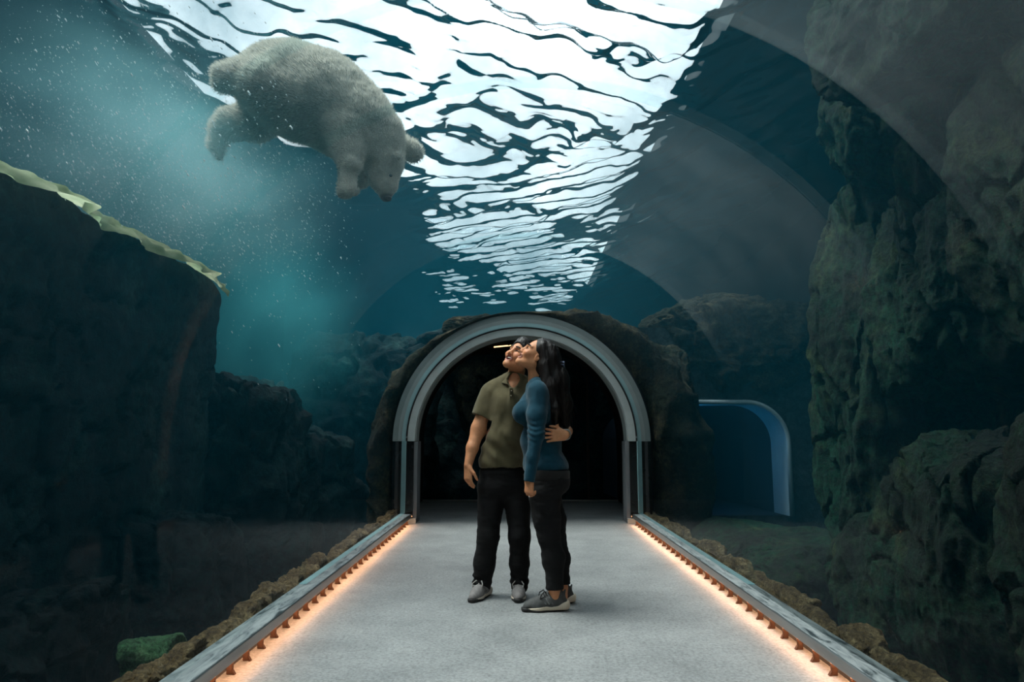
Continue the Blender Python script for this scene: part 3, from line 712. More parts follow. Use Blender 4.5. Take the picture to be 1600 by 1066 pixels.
for s in (-1, 1):
    rr = sorted([o for o in COL.objects if o.name.startswith('rim_rock') and o.location.x * s > 0], key=lambda o: -o.location.y)
    for i, o in enumerate(rr): o['label'] = o['label'] % ORD[i]
rock('mossy_boulder', (-1.84, 3.50, -0.02), (0.24, 0.36, 0.32), rockmat('bright_moss', (0.02, 0.06, 0.025), (0.06, 0.17, 0.07), (0.14, 0.28, 0.12), 6, 0.8), 77, 24, 0.25, 0.5, 1.4, label='small bright green mossy boulder behind the pool side rim', cat='rock')
# --- rough rock collar around the arch
PORTAL = empty('portal_rockwork', (0, 0, 0)); tag(PORTAL, 'rough olive-brown rockwork wrapped around the grey steel arch', 'rock')
def collar():
    path = [(-1, z) for z in np.linspace(-0.5, SPR, 40)[:-1]] ; pts = []; nor = []
    for z in np.linspace(-0.5, SPR, 30)[:-1]: pts.append((-1.0, z, True)); nor.append((-1, 0))
    for a in np.linspace(math.pi, 0, 110): pts.append((math.cos(a), math.sin(a), False)); nor.append((math.cos(a), math.sin(a)))
    for z in np.linspace(SPR, -0.5, 30)[1:]: pts.append((1.0, z, True)); nor.append((1, 0))
    nv = 56; V = []
    for i, (p, nn) in enumerate(zip(pts, nor)):
        right = max(nn[0], 0); top = nn[1]
        thick = 0.21 + 0.50 * right ** 2 - 0.19 * top
        for k in range(nv):
            t = 2 * math.pi * k / nv
            rr = 1.615 + thick * 0.5 + thick * 0.5 * math.copysign(abs(math.cos(t)) ** 0.7, math.cos(t))
            yy = 9.10 + 0.50 * math.copysign(abs(math.sin(t)) ** 0.6, math.sin(t))
            if p[2]: V.append((nn[0] * rr, yy, p[1]))
            else: V.append((nn[0] * rr, yy, SPR + nn[1] * rr))
    V = np.array(V); rad = np.hypot(V[:, 0], np.maximum(V[:, 2] - SPR, 0))
    n1 = fbm(V * 1.6, 91, 4); n2 = fbm(V * [4, 4, 2.2], 95, 4, True)
    d = 0.20 * n1 + 0.11 * n2
    w = np.clip((rad - 1.62) / 0.10, 0, 1)
    dirx = np.stack([V[:, 0] / np.maximum(rad, 1e-3), 0 * rad, np.maximum(V[:, 2] - SPR, 0) / np.maximum(rad, 1e-3)], -1)
    V = V + dirx * (np.maximum(d + 0.02, -0.05) * w)[:, None]
    V[:, 1] += (0.14 * n1 - 0.06 * n2) * w - 0.03
    f = grid_faces(len(pts), nv, True)
    o = quadobj('rock_collar', V, f, M_ROCK_P, PORTAL)
    import bmesh as _b
    bm = _b.new(); bm.from_mesh(o.data); _b.ops.recalc_face_normals(bm, faces=bm.faces); bm.to_mesh(o.data); bm.free()
collar()
rock('portal_rock', (2.05, 9.25, 0.9), (0.75, 0.9, 3.2), M_ROCK_P, 101, 50, 0.24, 0.75, 1.6, parent=PORTAL)['label'] = 'dark upright rock post beside the blue passage'
rock('portal_rock', (0.1, 10.5, 2.60), (2.8, 2.2, 0.42), M_ROCK_P, 102, 70, 0.26, 0.7, 2.0, parent=PORTAL)
rock('portal_rock', (3.3, 9.95, 2.35), (3.6, 1.2, 1.7), M_ROCK_P, 105, 60, 0.3, 0.7, 1.6, parent=PORTAL)
ENDR = empty('end_rockwork', (0, 0, 0)); tag(ENDR, 'dim rocks under an added shading lid, seen through the glass at the end of the vestibule', 'rock')
rock('hanging_rock', (-0.75, 12.6, 2.0), (1.0, 1.0, 2.3), M_ROCK_P, 103, 40, 0.3, 0.65, 1.6, parent=ENDR)
rock('rock_face', (0.2, 14.2, 0.6), (6.5, 1.2, 5.2), M_ROCK_D, 104, 50, 0.2, 0.75, 1.6, parent=ENDR)
rock('shade_lid', (0.0, 13.0, 2.75), (4.4, 3.2, 0.7), M_ROCK_D, 106, 50, 0.2, 0.8, 1.6, parent=ENDR)  # added lid that keeps daylight off the rocks behind the end glass
# --- blue lit passage
def passage():
    M_PASS = pmat('pale_passage_paint', (0.45, 0.55, 0.6), rough=0.7, var=0.1)
    M_WALL = rockmat('dark_passage_wall', (0.01, 0.018, 0.022), (0.03, 0.045, 0.05), (0.06, 0.08, 0.08), 1.0, 0.5)
    root = empty('underwater_passage', (2.80, 9.55, -0.02)); tag(root, 'arched underwater passage glowing blue behind the cliff pillar', 'passage')
    def arch_pts(w, h, rc, n=14):
        p = [(-w, 0.0)] + [(-w + rc - rc * math.cos(a), h - rc + rc * math.sin(a)) for a in np.linspace(0, math.pi / 2, n)]
        p += [(w - rc + rc * math.sin(a), h - rc + rc * math.cos(a)) for a in np.linspace(0, math.pi / 2, n)] + [(w, 0.0)]
        return p
    a = arch_pts(0.86, 1.52, 0.55); n = len(a)
    # liner running back, leaning to the left
    v = []; f = []
    ys = [0.0, 0.12, 0.45, 1.4, 2.4, 3.6]; 
    for y in ys: v += [(x - 0.10 * y, y, z) for x, z in a]
    for i in range(len(ys) - 1):
        for k in range(n - 1): f.append((i * n + k, i * n + k + 1, (i + 1) * n + k + 1, (i + 1) * n + k))
        f.append((i * n + n - 1, i * n, (i + 1) * n, (i + 1) * n + n - 1))
    f.append(tuple(range((len(ys) - 1) * n, len(ys) * n)))
    m_deep = pmat('passage_depth_shade', (0.010, 0.030, 0.055), rough=0.9)  # shade of the passage depth and floor painted as a dark colour
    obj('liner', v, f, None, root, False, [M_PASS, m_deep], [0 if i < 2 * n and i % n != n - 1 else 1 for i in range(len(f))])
    rim_ = MB(); rim_.tube([(x, -0.02, z) for x, z in arch_pts(0.885, 1.545, 0.56)], 0.035, 8); rim_.build('rim', M_PASS, root, True)
    # surrounding wall with the opening left out
    o_ = [(-1.6, -0.6), (-1.6, 3.4)] ; V = []; F = []
    outer = []
    for (x, z) in a:
        ang = math.atan2(z - 0.7, x); c, s_ = math.cos(ang), math.sin(ang)
        k = min((1.35 if c < 0 else 2.9) / max(abs(c), 1e-6), (1.9 if s_ > 0 else 1.3) / max(abs(s_), 1e-6)); outer.append((c * k, 0.7 + s_ * k))
    for (x, z) in a: V.append((x, 0.0, z))
    for (x, z) in outer: V.append((x, 0.0, z))
    for k in range(n - 1): F.append((k, k + 1, n + k + 1, n + k))
    F.append((n - 1, 0, n, 2 * n - 1))
    w = obj('surround', V, F, M_WALL, root, False)
    md = w.modifiers.new('thick', 'SOLIDIFY'); md.thickness = 0.12; md.offset = 1 if False else -1
    l = bpy.data.lights.new('passage_lamp', 'POINT'); l.energy = 10; l.color = (0.04, 0.40, 0.85); l.shadow_soft_size = 0.12
    lo = bpy.data.objects.new('passage_lamp', l); COL.objects.link(lo); lo.location = (-0.60, 0.30, 1.30); lo.parent = root
    return root
passage()
plume((-3.7, 6.0, 3.60), (2.3, 2.0, 1.2), (0, 0.20, 0), 'milky cloud of fine bubbles around and below the bear')
plume((-3.3, 8.2, 2.4), (1.6, 1.6, 1.7), (0, 0, 0), 'teal haze drifting down past the submerged wall', M_PLUME2)
# --- added unseen slabs shading the water, and the enclosure walls
M_CONCRETE = pmat('dark_wet_concrete', (0.035, 0.045, 0.05), rough=0.8, var=0.3, scale=1.5)
o = MB().box((2.3, -4, 5.6), (6, 26, 6.0)).build('shade_slab', M_CONCRETE); tag(o, 'added unseen dark slab shading the water on the cliff side', None, None, 'structure')
o = MB().box((-9.3, -4, 5.6), (-4.6, 26, 6.0)).build('shade_slab', M_CONCRETE); tag(o, 'added unseen dark slab shading the far pool side', None, None, 'structure')
for nm, lo, hi in (('wall_back', (-9.2, -4.2, -1), (6.2, -4.0, 5.6)), ('wall_left', (-9.2, -4, -1), (-9.0, 26, 5.6)), ('wall_right', (6.0, -4, -1), (6.2, 26, 5.6)), ('wall_far', (-9.2, 26, -1), (6.2, 26.2, 5.6))):
    o = MB().box(lo, hi).build(nm, M_CONCRETE); tag(o, 'dark pool enclosure wall', None, None, 'structure')

# ------------------------------------------------------------------ polar bear diving under the surface
def bear():
    YB = 5.65
    # metres in the bear's own plane: x to its head end, z up; (300, 300) is the origin of the sketch, 181 sketch units = 1 m
    ox, oz, k = -2.845, 3.125, 1 / 181.0
    def B(x, y, dy=0.0):
        z = oz + (300 - y) * k * 1.035; xx = ox + (x - 300) * k * 1.0
        s = 1 + dy / YB                                     # keep outline parts where they belong when set deeper
        return (-0.07 + (xx + 0.07) * s, YB + dy, 1.1 + (z - 1.1) * s)
    r = lambda v: v * k
    f = Field((-3.0, 4.95, 2.85), (-0.45, 6.5, 4.70), 0.016)
    f.chain([B(412, 122), B(450, 128), B(500, 147), B(550, 186), B(584, 212, 0.02), B(597, 250, 0.02)], [r(56), r(65), r(63), r(55), r(35), r(25)], 0.16)
    f.ell(B(470, 150, -0.10), (r(70), r(50), r(50)), None, 0.15)
    f.cone(B(597, 248, 0.02), B(598, 282, 0.02), r(28), r(19), 0.06); f.cone(B(598, 280, 0.02), B(600, 299, 0.02), r(15), r(9), 0.04)
    f.ell(B(584, 268, 0.0), (r(12), r(14), r(16)), None, 0.05)
    for dy in (-0.12, 0.14): f.ell(B(619, 236, dy), (r(7), r(5), r(9)), None, 0.02)
    # front legs
    f.cone(B(538, 200, -0.17), B(543, 250, -0.24), r(36), r(17), 0.07); f.chain([B(543, 250, -0.24), B(541, 278, -0.24), B(538, 289, -0.25)], [r(17), r(13), r(12)], 0.03)
    for i in range(5): f.cone(B(531 + i * 6.0, 290, -0.24 + 0.02 * i), B(530 + i * 5.5, 297, -0.25 + 0.02 * i), r(4.6), r(3.2), 0.012)
    f.chain([B(560, 215, 0.22), B(570, 255, 0.28), B(560, 279, 0.26)], [r(30), r(17), r(11)], 0.08)
    f.chain([B(585, 205, 0.28), B(622, 222, 0.45), B(640, 231, 0.5)], [r(26), r(17), r(17)], 0.06)
    # hind legs
    f.chain([B(425, 152, 0.12), B(390, 180, 0.14), B(352, 185, 0.14), B(336, 196, 0.14), B(331, 218, 0.14), B(336, 238, 0.14)], [r(42), r(31), r(25), r(18), r(13), r(6)], 0.05)
    f.chain([B(440, 138, -0.16), B(398, 124, -0.24), B(362, 108, -0.27), B(340, 110, -0.27), B(333, 122, -0.26)], [r(48), r(40), r(23), r(19), r(12)], 0.05)
    f.ell(B(363, 102, 0.0), (r(9), r(8), r(8)), None, 0.05)
    f.displace(0.022, 5.0, 41, 3); f.displace(0.008, 18.0, 42, 2)
    V, F_ = f.mesh(); V = relax(V, F_, 2)
    M_FUR = nmat('cream_bear_fur'); m, nt, b, out = M_FUR
    L = nt.links.new
    at = nt.nodes.new('ShaderNodeVertexColor'); at.layer_name = 'tone'
    n = N(nt, 'ShaderNodeTexNoise', Scale=22.0, Detail=6.0, Roughness=0.7); L(coords(nt, (1, 1, 1)), n.inputs['Vector'])
    rp = ramp(nt, n.outputs['Fac'], [(0.3, (0.80, 0.80, 0.78)), (0.7, (1.05, 1.05, 1.02))])
    mx = nt.nodes.new('ShaderNodeMix'); mx.data_type = 'RGBA'; mx.blend_type = 'MULTIPLY'; mx.inputs[0].default_value = 1
    L(at.outputs['Color'], mx.inputs[6]); L(rp.outputs[0], mx.inputs[7]); L(mx.outputs[2], b.inputs['Base Color'])
    b.inputs['Roughness'].default_value = 0.9; b.inputs['Specular IOR Level'].default_value = 0.15
    b.inputs['Sheen Weight'].default_value = 0.5
    bp = N(nt, 'ShaderNodeBump', Strength=0.5, Distance=0.02); L(n.outputs['Fac'], bp.inputs['Height']); L(bp.outputs['Normal'], b.inputs['Normal'])
    root = empty('polar_bear', B(480, 150)); tag(root, 'cream polar bear diving head down beneath the bright water surface', 'polar bear')
    base = np.array(root.location)
    o = quadobj('body', V - base, F_, m, root)
    col = np.tile(np.array([0.40, 0.39, 0.34]), (len(V), 1))
    nose = np.array(B(601, 303, 0.02)); dn = np.linalg.norm(V - nose, axis=1)
    w = np.clip((0.075 - dn) / 0.03, 0, 1)[:, None]; col = col * (1 - w) + np.array([0.015, 0.014, 0.014]) * w
    set_col(o, col)
    # short coat: fine tapering strands lying back along the body
    NV = vnormals(V, F_)
    rg = np.random.default_rng(5)
    ar = np.linalg.norm(np.cross(V[F_[:, 2]] - V[F_[:, 0]], V[F_[:, 3]] - V[F_[:, 1]]), axis=1); pick = rg.choice(len(F_), 75000, p=ar / ar.sum())
    bw = rg.dirichlet(np.ones(4), len(pick))
    P = (V[F_[pick]] * bw[..., None]).sum(1); Nn = (NV[F_[pick]] * bw[..., None]).sum(1); Nn /= np.linalg.norm(Nn, axis=1, keepdims=True)
    keep = np.linalg.norm(P - nose, axis=1) > 0.10; P, Nn = P[keep], Nn[keep]
    back = np.array([-0.75, 0.0, 0.45]) + 0.25 * rg.normal(size=P.shape); back -= Nn * (back * Nn).sum(1, keepdims=True)
    d = Nn * 0.75 + back * 0.8; d /= np.linalg.norm(d, axis=1, keepdims=True)
    side = np.cross(d, rg.normal(size=P.shape)); side /= np.linalg.norm(side, axis=1, keepdims=True)
    ln = rg.uniform(0.020, 0.046, len(P))[:, None] * np.clip(np.linalg.norm(P - nose, axis=1) / 0.75, 0.32, 1)[:, None]
    T = np.stack([P - side * 0.0022 - Nn * 0.004, P + side * 0.0022 - Nn * 0.004, P + d * ln], 1).reshape(-1, 3)
    mf, nt, b, out = nmat('bear_guard_hair'); nt.nodes.remove(b)
    df = nt.nodes.new('ShaderNodeBsdfDiffuse'); df.inputs[0].default_value = (0.52, 0.50, 0.44, 1)
    tl = nt.nodes.new('ShaderNodeBsdfTranslucent'); tl.inputs[0].default_value = (0.85, 0.83, 0.74, 1)
    ms = N(nt, 'ShaderNodeMixShader', Fac=0.5); nt.links.new(df.outputs[0], ms.inputs[1]); nt.links.new(tl.outputs[0], ms.inputs[2]); nt.links.new(ms.outputs[0], out.inputs['Surface'])
    fo = trimesh('fur', T - base, np.arange(len(T)).reshape(-1, 3), mf, root); fo['kind'] = 'stuff'
    # eye and nose leather
    M_NOSE = pmat('black_nose', (0.012, 0.011, 0.011), rough=0.35)
    q, fq = cube_sphere(6); q = q / np.linalg.norm(q, axis=1, keepdims=True)
    e = quadobj('nose', q * [0.040, 0.045, 0.026], fq, M_NOSE, root); e.location = np.array(B(602, 304, 0.0)) - base
    e = quadobj('eye', q * 0.014, fq, M_NOSE, root); e.location = np.array(B(607, 268, -0.105)) - base
    return root
bear()
def bubbles():
    rg = np.random.default_rng(9); n = 13000
    u = rg.normal(size=(n, 3)) * [1.15, 0.95, 0.75] + [-3.2, 5.6, 3.2]
    u = u[(u[:, 0] < -1.75) & (u[:, 2] < 4.55) & (u[:, 2] > 1.4) & (u[:, 0] > -6.5) & (u[:, 1] > 3.2)]
    u = u[(u[:, 2] > 2.55) | (u[:, 1] > 6.7)]
    r = rg.gamma(1.6, 0.0008, len(u)) + 0.0008
    O = np.array([(1, 0, 0), (-1, 0, 0), (0, 1, 0), (0, -1, 0), (0, 0, 1), (0, 0, -1)], float)
    Tn = np.array([(0, 2, 4), (2, 1, 4), (1, 3, 4), (3, 0, 4), (2, 0, 5), (1, 2, 5), (3, 1, 5), (0, 3, 5)])
    ax = np.array([0.55, 0.1, -0.83]); S = np.eye(3) + 2.2 * np.outer(ax, ax)
    V = (O @ S)[None] * r[:, None, None] + u[:, None]
    T = (Tn[None] + 6 * np.arange(len(u))[:, None, None]).reshape(-1, 3)
    o = trimesh('air_bubbles', V.reshape(-1, 3), T, pmat('bubble_white', (0.85, 0.92, 0.92), rough=0.2, var=0.02)); tag(o, 'fine white air bubbles drifting below the bear', 'bubbles', None, 'stuff')
bubbles()

# ------------------------------------------------------------------ the couple
def pt(x, y, Y):
    """sketch sheet (1600 x 1066 units) to metres on the upright plane at distance Y"""
    ty, tz = 6 / 1067.0, 144 / 1067.0
    th = math.atan(tz); c, s = math.cos(th), math.sin(th); a = math.atan(ty)
    u, v = (x - 800) / 1067.0, (533 - y) / 1067.0
    d = np.array([-math.sin(a) * (c - v * s) + u * math.cos(a), math.cos(a) * (c - v * s) + u * math.sin(a), s + v * c])
    return np.array([-0.07, 0, 1.1]) + d * (Y / d[1])
def nrm(v): v = np.array(v, float); return v / np.linalg.norm(v)
def skin_material(name):
    m, nt, b, out = nmat(name); L = nt.links.new
    at = nt.nodes.new('ShaderNodeVertexColor'); at.layer_name = 'tone'
    n = N(nt, 'ShaderNodeTexNoise', Scale=60.0, Detail=4.0); L(coords(nt), n.inputs['Vector'])
    rp = ramp(nt, n.outputs['Fac'], [(0.3, (0.90, 0.88, 0.87)), (0.7, (1.06, 1.05, 1.05))])
    mx = nt.nodes.new('ShaderNodeMix'); mx.data_type = 'RGBA'; mx.blend_type = 'MULTIPLY'; mx.inputs[0].default_value = 1
    L(at.outputs['Color'], mx.inputs[6]); L(rp.outputs[0], mx.inputs[7]); L(mx.outputs[2], b.inputs['Base Color'])
    b.inputs['Roughness'].default_value = 0.52; b.inputs['Specular IOR Level'].default_value = 0.32
    b.inputs['Subsurface Weight'].default_value = 0.12; b.inputs['Subsurface Scale'].default_value = 0.01; b.inputs['Subsurface Radius'].default_value = (1, 0.35, 0.2)
    return m
def cloth_material(name, col, var=0.12, scale=30, wscale=350, rough=0.9, sheen=0.25):
    m, nt, b, out = nmat(name); L = nt.links.new; v = coords(nt)
    n = N(nt, 'ShaderNodeTexNoise', Scale=scale, Detail=6.0, Roughness=0.65); L(v, n.inputs['Vector'])
    c = np.array(col); r = ramp(nt, n.outputs['Fac'], [(0.3, tuple(c * (1 - var))), (0.7, tuple(c * (1 + var)))]); L(r.outputs[0], b.inputs['Base Color'])
    b.inputs['Roughness'].default_value = rough; b.inputs['Specular IOR Level'].default_value = 0.2
    b.inputs['Sheen Weight'].default_value = sheen; b.inputs['Sheen Roughness'].default_value = 0.5
    w = N(nt, 'ShaderNodeTexNoise', Scale=wscale, Detail=2.0); L(v, w.inputs['Vector'])
    bp = N(nt, 'ShaderNodeBump', Strength=0.25, Distance=0.002); L(w.outputs['Fac'], bp.inputs['Height']); L(bp.outputs['Normal'], b.inputs['Normal'])
    return m
def hand(f, wrist, dr, palm, thumb, size=1.0, curl=(0.5, 0.55, 0.6, 0.65), spread=0.12, tcurl=0.3):
    dr, palm, thumb = nrm(dr), nrm(palm), nrm(thumb); palm = nrm(palm - dr * (palm @ dr)); thumb = np.cross(dr, palm) * (1 if np.cross(dr, palm) @ thumb > 0 else -1)
    w = np.array(wrist, float); s = size; tips = []
    for o in (-0.026, -0.009, 0.009, 0.025):                 # palm
        f.cone(w + dr * 0.012 * s + thumb * o * 0.75 * s, w + dr * 0.085 * s + thumb * o * 1.05 * s, 0.0165 * s, 0.0135 * s, 0.012)
    for i, (o, ln) in enumerate(zip((0.029, 0.0095, -0.010, -0.028), (0.068, 0.078, 0.072, 0.056))):
        b = w + dr * (0.086 - 0.006 * abs(i - 1.2)) * s + thumb * o * s
        d0 = nrm(dr + thumb * o / 0.029 * spread); c = curl[i]
        p = b; ang = 0.35 * c; rad = 0.0092 * s
        for j, q in enumerate((0.44, 0.31, 0.25)):
            d = d0 * math.cos(ang) + palm * math.sin(ang); e = p + d * ln * q * s
            f.cone(p, e, rad, rad * 0.91, 0.004); p = e; rad *= 0.91; ang += c * 0.9
        tips.append((p, d))
    b = w + dr * 0.022 * s + thumb * 0.026 * s; d1 = nrm(dr * 0.75 + thumb * 0.62 + palm * tcurl); d2 = nrm(dr * 0.93 + thumb * 0.18 + palm * (tcurl + 0.15))
    m_ = b + d1 * 0.040 * s; e = m_ + d2 * 0.030 * s; t = e + d2 * 0.020 * s
    f.cone(b, m_, 0.0140 * s, 0.0108 * s, 0.010); f.cone(m_, e, 0.0106 * s, 0.0096 * s, 0.004); f.cone(e, t, 0.0096 * s, 0.0078 * s, 0.003)
    return tips
def head(f, c, fw, up, s=1.0, male=True, smile=1.0):
    """skull, jaw and features; returns local frame (side, forward, up) as columns"""
    fw = nrm(fw); up = nrm(np.array(up) - fw * (np.array(up) @ fw)); sd = np.cross(fw, up); R = np.stack([sd, fw, up], 1)
    P = lambda x, y, z: np.array(c) + R @ (np.array([x, y, z]) * s)
    f.ell(P(0, -0.016, 0.040), np.array([0.076, 0.096, 0.082]) * s, R, 0.02)
    f.ell(P(0, 0.020, -0.020), np.array([0.066, 0.072, 0.088]) * s, R, 0.03)
    jw = 0.052 if male else 0.046
    f.cone(P(-jw, -0.010, -0.062), P(-0.012, 0.066, -0.104), 0.024 * s, 0.020 * s, 0.03); f.cone(P(jw, -0.010, -0.062), P(0.012, 0.066, -0.104), 0.024 * s, 0.020 * s, 0.03)
    f.ell(P(0, 0.070, -0.104), np.array([0.022, 0.018, 0.017]) * s, R, 0.025)
    for x in (-1, 1):
        f.ell(P(x * 0.040, 0.064, -0.030), np.array([0.024, 0.022, 0.022]) * s, R, 0.02)              # cheeks
        f.cone(P(x * 0.012, 0.086, 0.022), P(x * 0.050, 0.066, 0.024), 0.009 * s, 0.007 * s, 0.014)     # brow
        f.ell(P(x * 0.031, 0.086, 0.002), np.array([0.019, 0.012, 0.011]) * s, R, 0.010, 'sub')         # eye socket
        f.ell(P(x * 0.031, 0.073, 0.001), np.array([0.014, 0.0105, 0.010]) * s, R, 0.006)               # lids
        f.ell(P(x * 0.074, -0.008, -0.012), np.array([0.007, 0.018, 0.030]) * s, R, 0.006); f.ell(P(x * 0.080, -0.004, -0.010), np.array([0.005, 0.009, 0.016]) * s, R, 0.003, 'sub')
    f.cone(P(0, 0.086, 0.012), P(0, 0.101, -0.028), 0.0085 * s, 0.0125 * s, 0.012); f.ell(P(0, 0.103, -0.032), np.array([0.013, 0.012, 0.011]) * s, R, 0.006)
    for x in (-1, 1): f.ell(P(x * 0.013, 0.098, -0.038), np.array([0.009, 0.010, 0.008]) * s, R, 0.006)
    f.ell(P(0, 0.084, -0.064), np.array([0.026, 0.014, 0.022]) * s, R, 0.015)                          # muzzle
    f.cone(P(-0.022, 0.086, -0.056), P(0.022, 0.086, -0.056), 0.0065 * s, 0.0065 * s, 0.006); f.cone(P(-0.018, 0.085, -0.080), P(0.018, 0.085, -0.080), 0.0075 * s, 0.0075 * s, 0.006)
    f.ell(P(0, 0.094, -0.067), np.array([0.025, 0.022, 0.0085 * smile]) * s, R, 0.004, 'sub')
    return R, P
def tones(V, R, c, s, base, lip, brow=True, male=True):
    """skin colour per vertex: lips, brows, lashes, flushed cheeks"""
    q = (V - np.array(c)) @ R / s; base = np.array(base); col = np.tile(base, (len(V), 1))
    face = (q[:, 1] > 0.03) & (np.abs(q).max(1) < 0.14)
    def paint(m, c2, a=1.0):
        w = (np.clip(m, 0, 1) * face * a)[:, None]; col[:] = col * (1 - w) + np.array(c2) * w
    x = np.abs(q[:, 0])
    paint(1.4 - np.hypot((x - 0.045) / 0.025, (q[:, 2] + 0.030) / 0.022), base * [1.08, 0.88, 0.86], 0.6)
    ml = np.hypot(q[:, 0] / 0.031, (q[:, 2] + 0.067) / 0.021); paint((1.15 - ml) / 0.2 * (q[:, 1] > 0.075), lip)
    paint((1.0 - np.hypot(q[:, 0] / 0.026, (q[:, 2] + 0.067) / 0.011)) / 0.15 * (q[:, 1] < 0.0835), (0.12, 0.03, 0.03))
    if brow: paint((1.0 - np.hypot((x - 0.032) / 0.024, (q[:, 2] - 0.027 + 8 * (x - 0.03) ** 2) / 0.0055)) / 0.3, (0.020, 0.014, 0.012), 0.9)
    paint((1.0 - np.hypot((x - 0.031) / 0.017, (q[:, 2] - 0.002) / 0.0045)) / 0.3, (0.03, 0.018, 0.015), 0.9)
    return col
M_LASH = None
def face_lines(root, P):
    """closed smiling lids and brows as fine dark strokes"""
    for sgn in (-1, 1):
        for nm, z0, rr, xs, y0, cu in (('eyelashes', 0.004, 0.0024, (0.015, 0.047), 0.0855, 45), ('eyebrow', 0.030, 0.0036, (0.012, 0.054), 0.0965, 14)):
            pts = []
            for t in np.linspace(0, 1, 9):
                x = xs[0] + (xs[1] - xs[0]) * t
                y = y0 - (0.010 if nm == 'eyelashes' else 0.022) * max(t - 0.35, 0) / 0.65
                pts.append(P(sgn * x, y, z0 - cu * (x - 0.031) ** 2) - np.array(root.location))
            mb = MB(); mb.tube(pts, [rr * (0.45 + 0.55 * math.sin(math.pi * t)) for t in np.linspace(0.1, 0.95, 9)], 6); mb.build(nm, M_HAIR, root, True)
SHOE_ME = {}
def shoe(parent, toe, heel, mats, name='shoe', lean=0.0, laces=True):
    """running shoe from heel to toe point on the floor; parts share meshes between shoes of one pair"""
    toe, heel = np.array(toe, float), np.array(heel, float); d = toe - heel; L_ = np.linalg.norm(d[:2]); ang = math.atan2(d[1], d[0])
    key = mats[0].name
    if key not in SHOE_ME:
        h = 0.004; f = Field((-0.17, -0.075, -0.01), (0.18, 0.075, 0.15), h)
        f.chain([(-0.105, 0, 0.046), (-0.04, 0, 0.044), (0.05, 0.004, 0.036), (0.112, 0.006, 0.029)], [0.038, 0.040, 0.043, 0.030], 0.03)
        f.cone((-0.085, 0, 0.06), (-0.075, 0, 0.108), 0.036, 0.036, 0.03); f.cone((-0.06, 0, 0.085), (0.03, 0.002, 0.058), 0.036, 0.030, 0.03)
        f.cone((-0.118, 0, 0.09), (-0.128, 0, 0.122), 0.012, 0.008, 0.02, flat=(1, 0, 0), fa=0.6)
        f.cone((-0.07, 0, 0.115), (-0.065, 0, 0.16), 0.027, 0.036, 0.01, 'sub'); f.half((0, 0, 0.022), (0, 0, -1))
        up_ = f.mesh()
        f = Field((-0.17, -0.075, -0.01), (0.18, 0.075, 0.08), h)
        f.chain([(-0.112, 0, 0.036), (-0.04, 0, 0.030), (0.05, 0.004, 0.024), (0.118, 0.006, 0.026)], [0.047, 0.041, 0.048, 0.034], 0.02)
        f.half((0, 0, 0.040), (0.15, 0, 1), 0.006); f.half((0, 0, 0.010), (0, 0, -1), 0.004)
        ms = f.mesh()
        f = Field((-0.17, -0.075, -0.01), (0.18, 0.075, 0.05), h)
        f.chain([(-0.100, 0, 0.014), (-0.04, 0, 0.012), (0.05, 0.004, 0.012), (0.120, 0.006, 0.020)], [0.038, 0.037, 0.046, 0.034], 0.02)
        f.half((0, 0, 0.013), (-0.09, 0, 1)); f.half((0, 0, 0.0), (0, 0, -1), 0.002)
        os_ = f.mesh()
        f = Field((-0.03, -0.06, 0.03), (0.11, 0.06, 0.14), 0.0025)
        for i in range(5):
            x = -0.004 + i * 0.015; z = 0.1075 - 0.42 * x
            f.cone((x - 0.006, -0.026, z - 0.012), (x, 0.0, z + 0.001), 0.0042, 0.0042, 0.002); f.cone((x, 0.0, z + 0.001), (x - 0.006, 0.028, z - 0.012), 0.0042, 0.0042, 0.002)
        for sgn in (-1, 1):
            f.chain([(-0.004, 0.0, 0.110), (0.008, sgn * 0.022, 0.122), (0.030, sgn * 0.040, 0.104), (0.036, sgn * 0.036, 0.080), (0.014, sgn * 0.030, 0.088)], [0.0036] * 5, 0.002)
        lc = f.mesh()
        f = Field((-0.09, -0.05, 0.04), (0.06, 0.05, 0.13), 0.004)                      # tongue and collar lining
        f.cone((-0.055, 0, 0.098), (0.030, 0.003, 0.062), 0.024, 0.020, 0.01, flat=(0.4, 0, 0.9), fa=0.8)
        tg = f.mesh()
        f = Field((-0.08, -0.075, 0.02), (0.07, 0.075, 0.11), 0.003)                    # side bands
        for sgn in (-1, 1):
            for i in range(3): f.cone((-0.040 + i * 0.022, sgn * 0.0445, 0.050), (-0.022 + i * 0.022, sgn * 0.033, 0.086 - i * 0.007), 0.006, 0.006, 0.0)
        bd = f.mesh()
        SHOE_ME[key] = [up_, ms, os_, lc, tg, bd]
        for i, (V, F_) in enumerate(SHOE_ME[key]): SHOE_ME[key][i] = (relax(V, F_, 1), F_, [None])
    mid = (toe + heel) / 2; k = L_ / 0.30
    nm = ['shoe', 'midsole', 'outsole', 'lace', 'tongue', 'side_band']; root = None
    for i, (V, F_, cache) in enumerate(SHOE_ME[key]):
        if cache[0] is None: o = quadobj(nm[i], V, F_, mats[i]); cache[0] = o.data
        else: o = bpy.data.objects.new(nm[i], cache[0]); COL.objects.link(o)
        if i == 0:
            o.parent = parent; o.location = Vector(mid) - parent.location; o.rotation_euler = (0, lean, ang); o.scale = (k, k, k); root = o
        else: o.parent = root
        if i == 5: o['kind'] = 'stuff'
    return root
def child(name, field, mat, parent, it=2):
    V, F_ = field.mesh(); V = relax(V, F_, it); return quadobj(name, V - np.array(parent.location), F_, mat, parent)

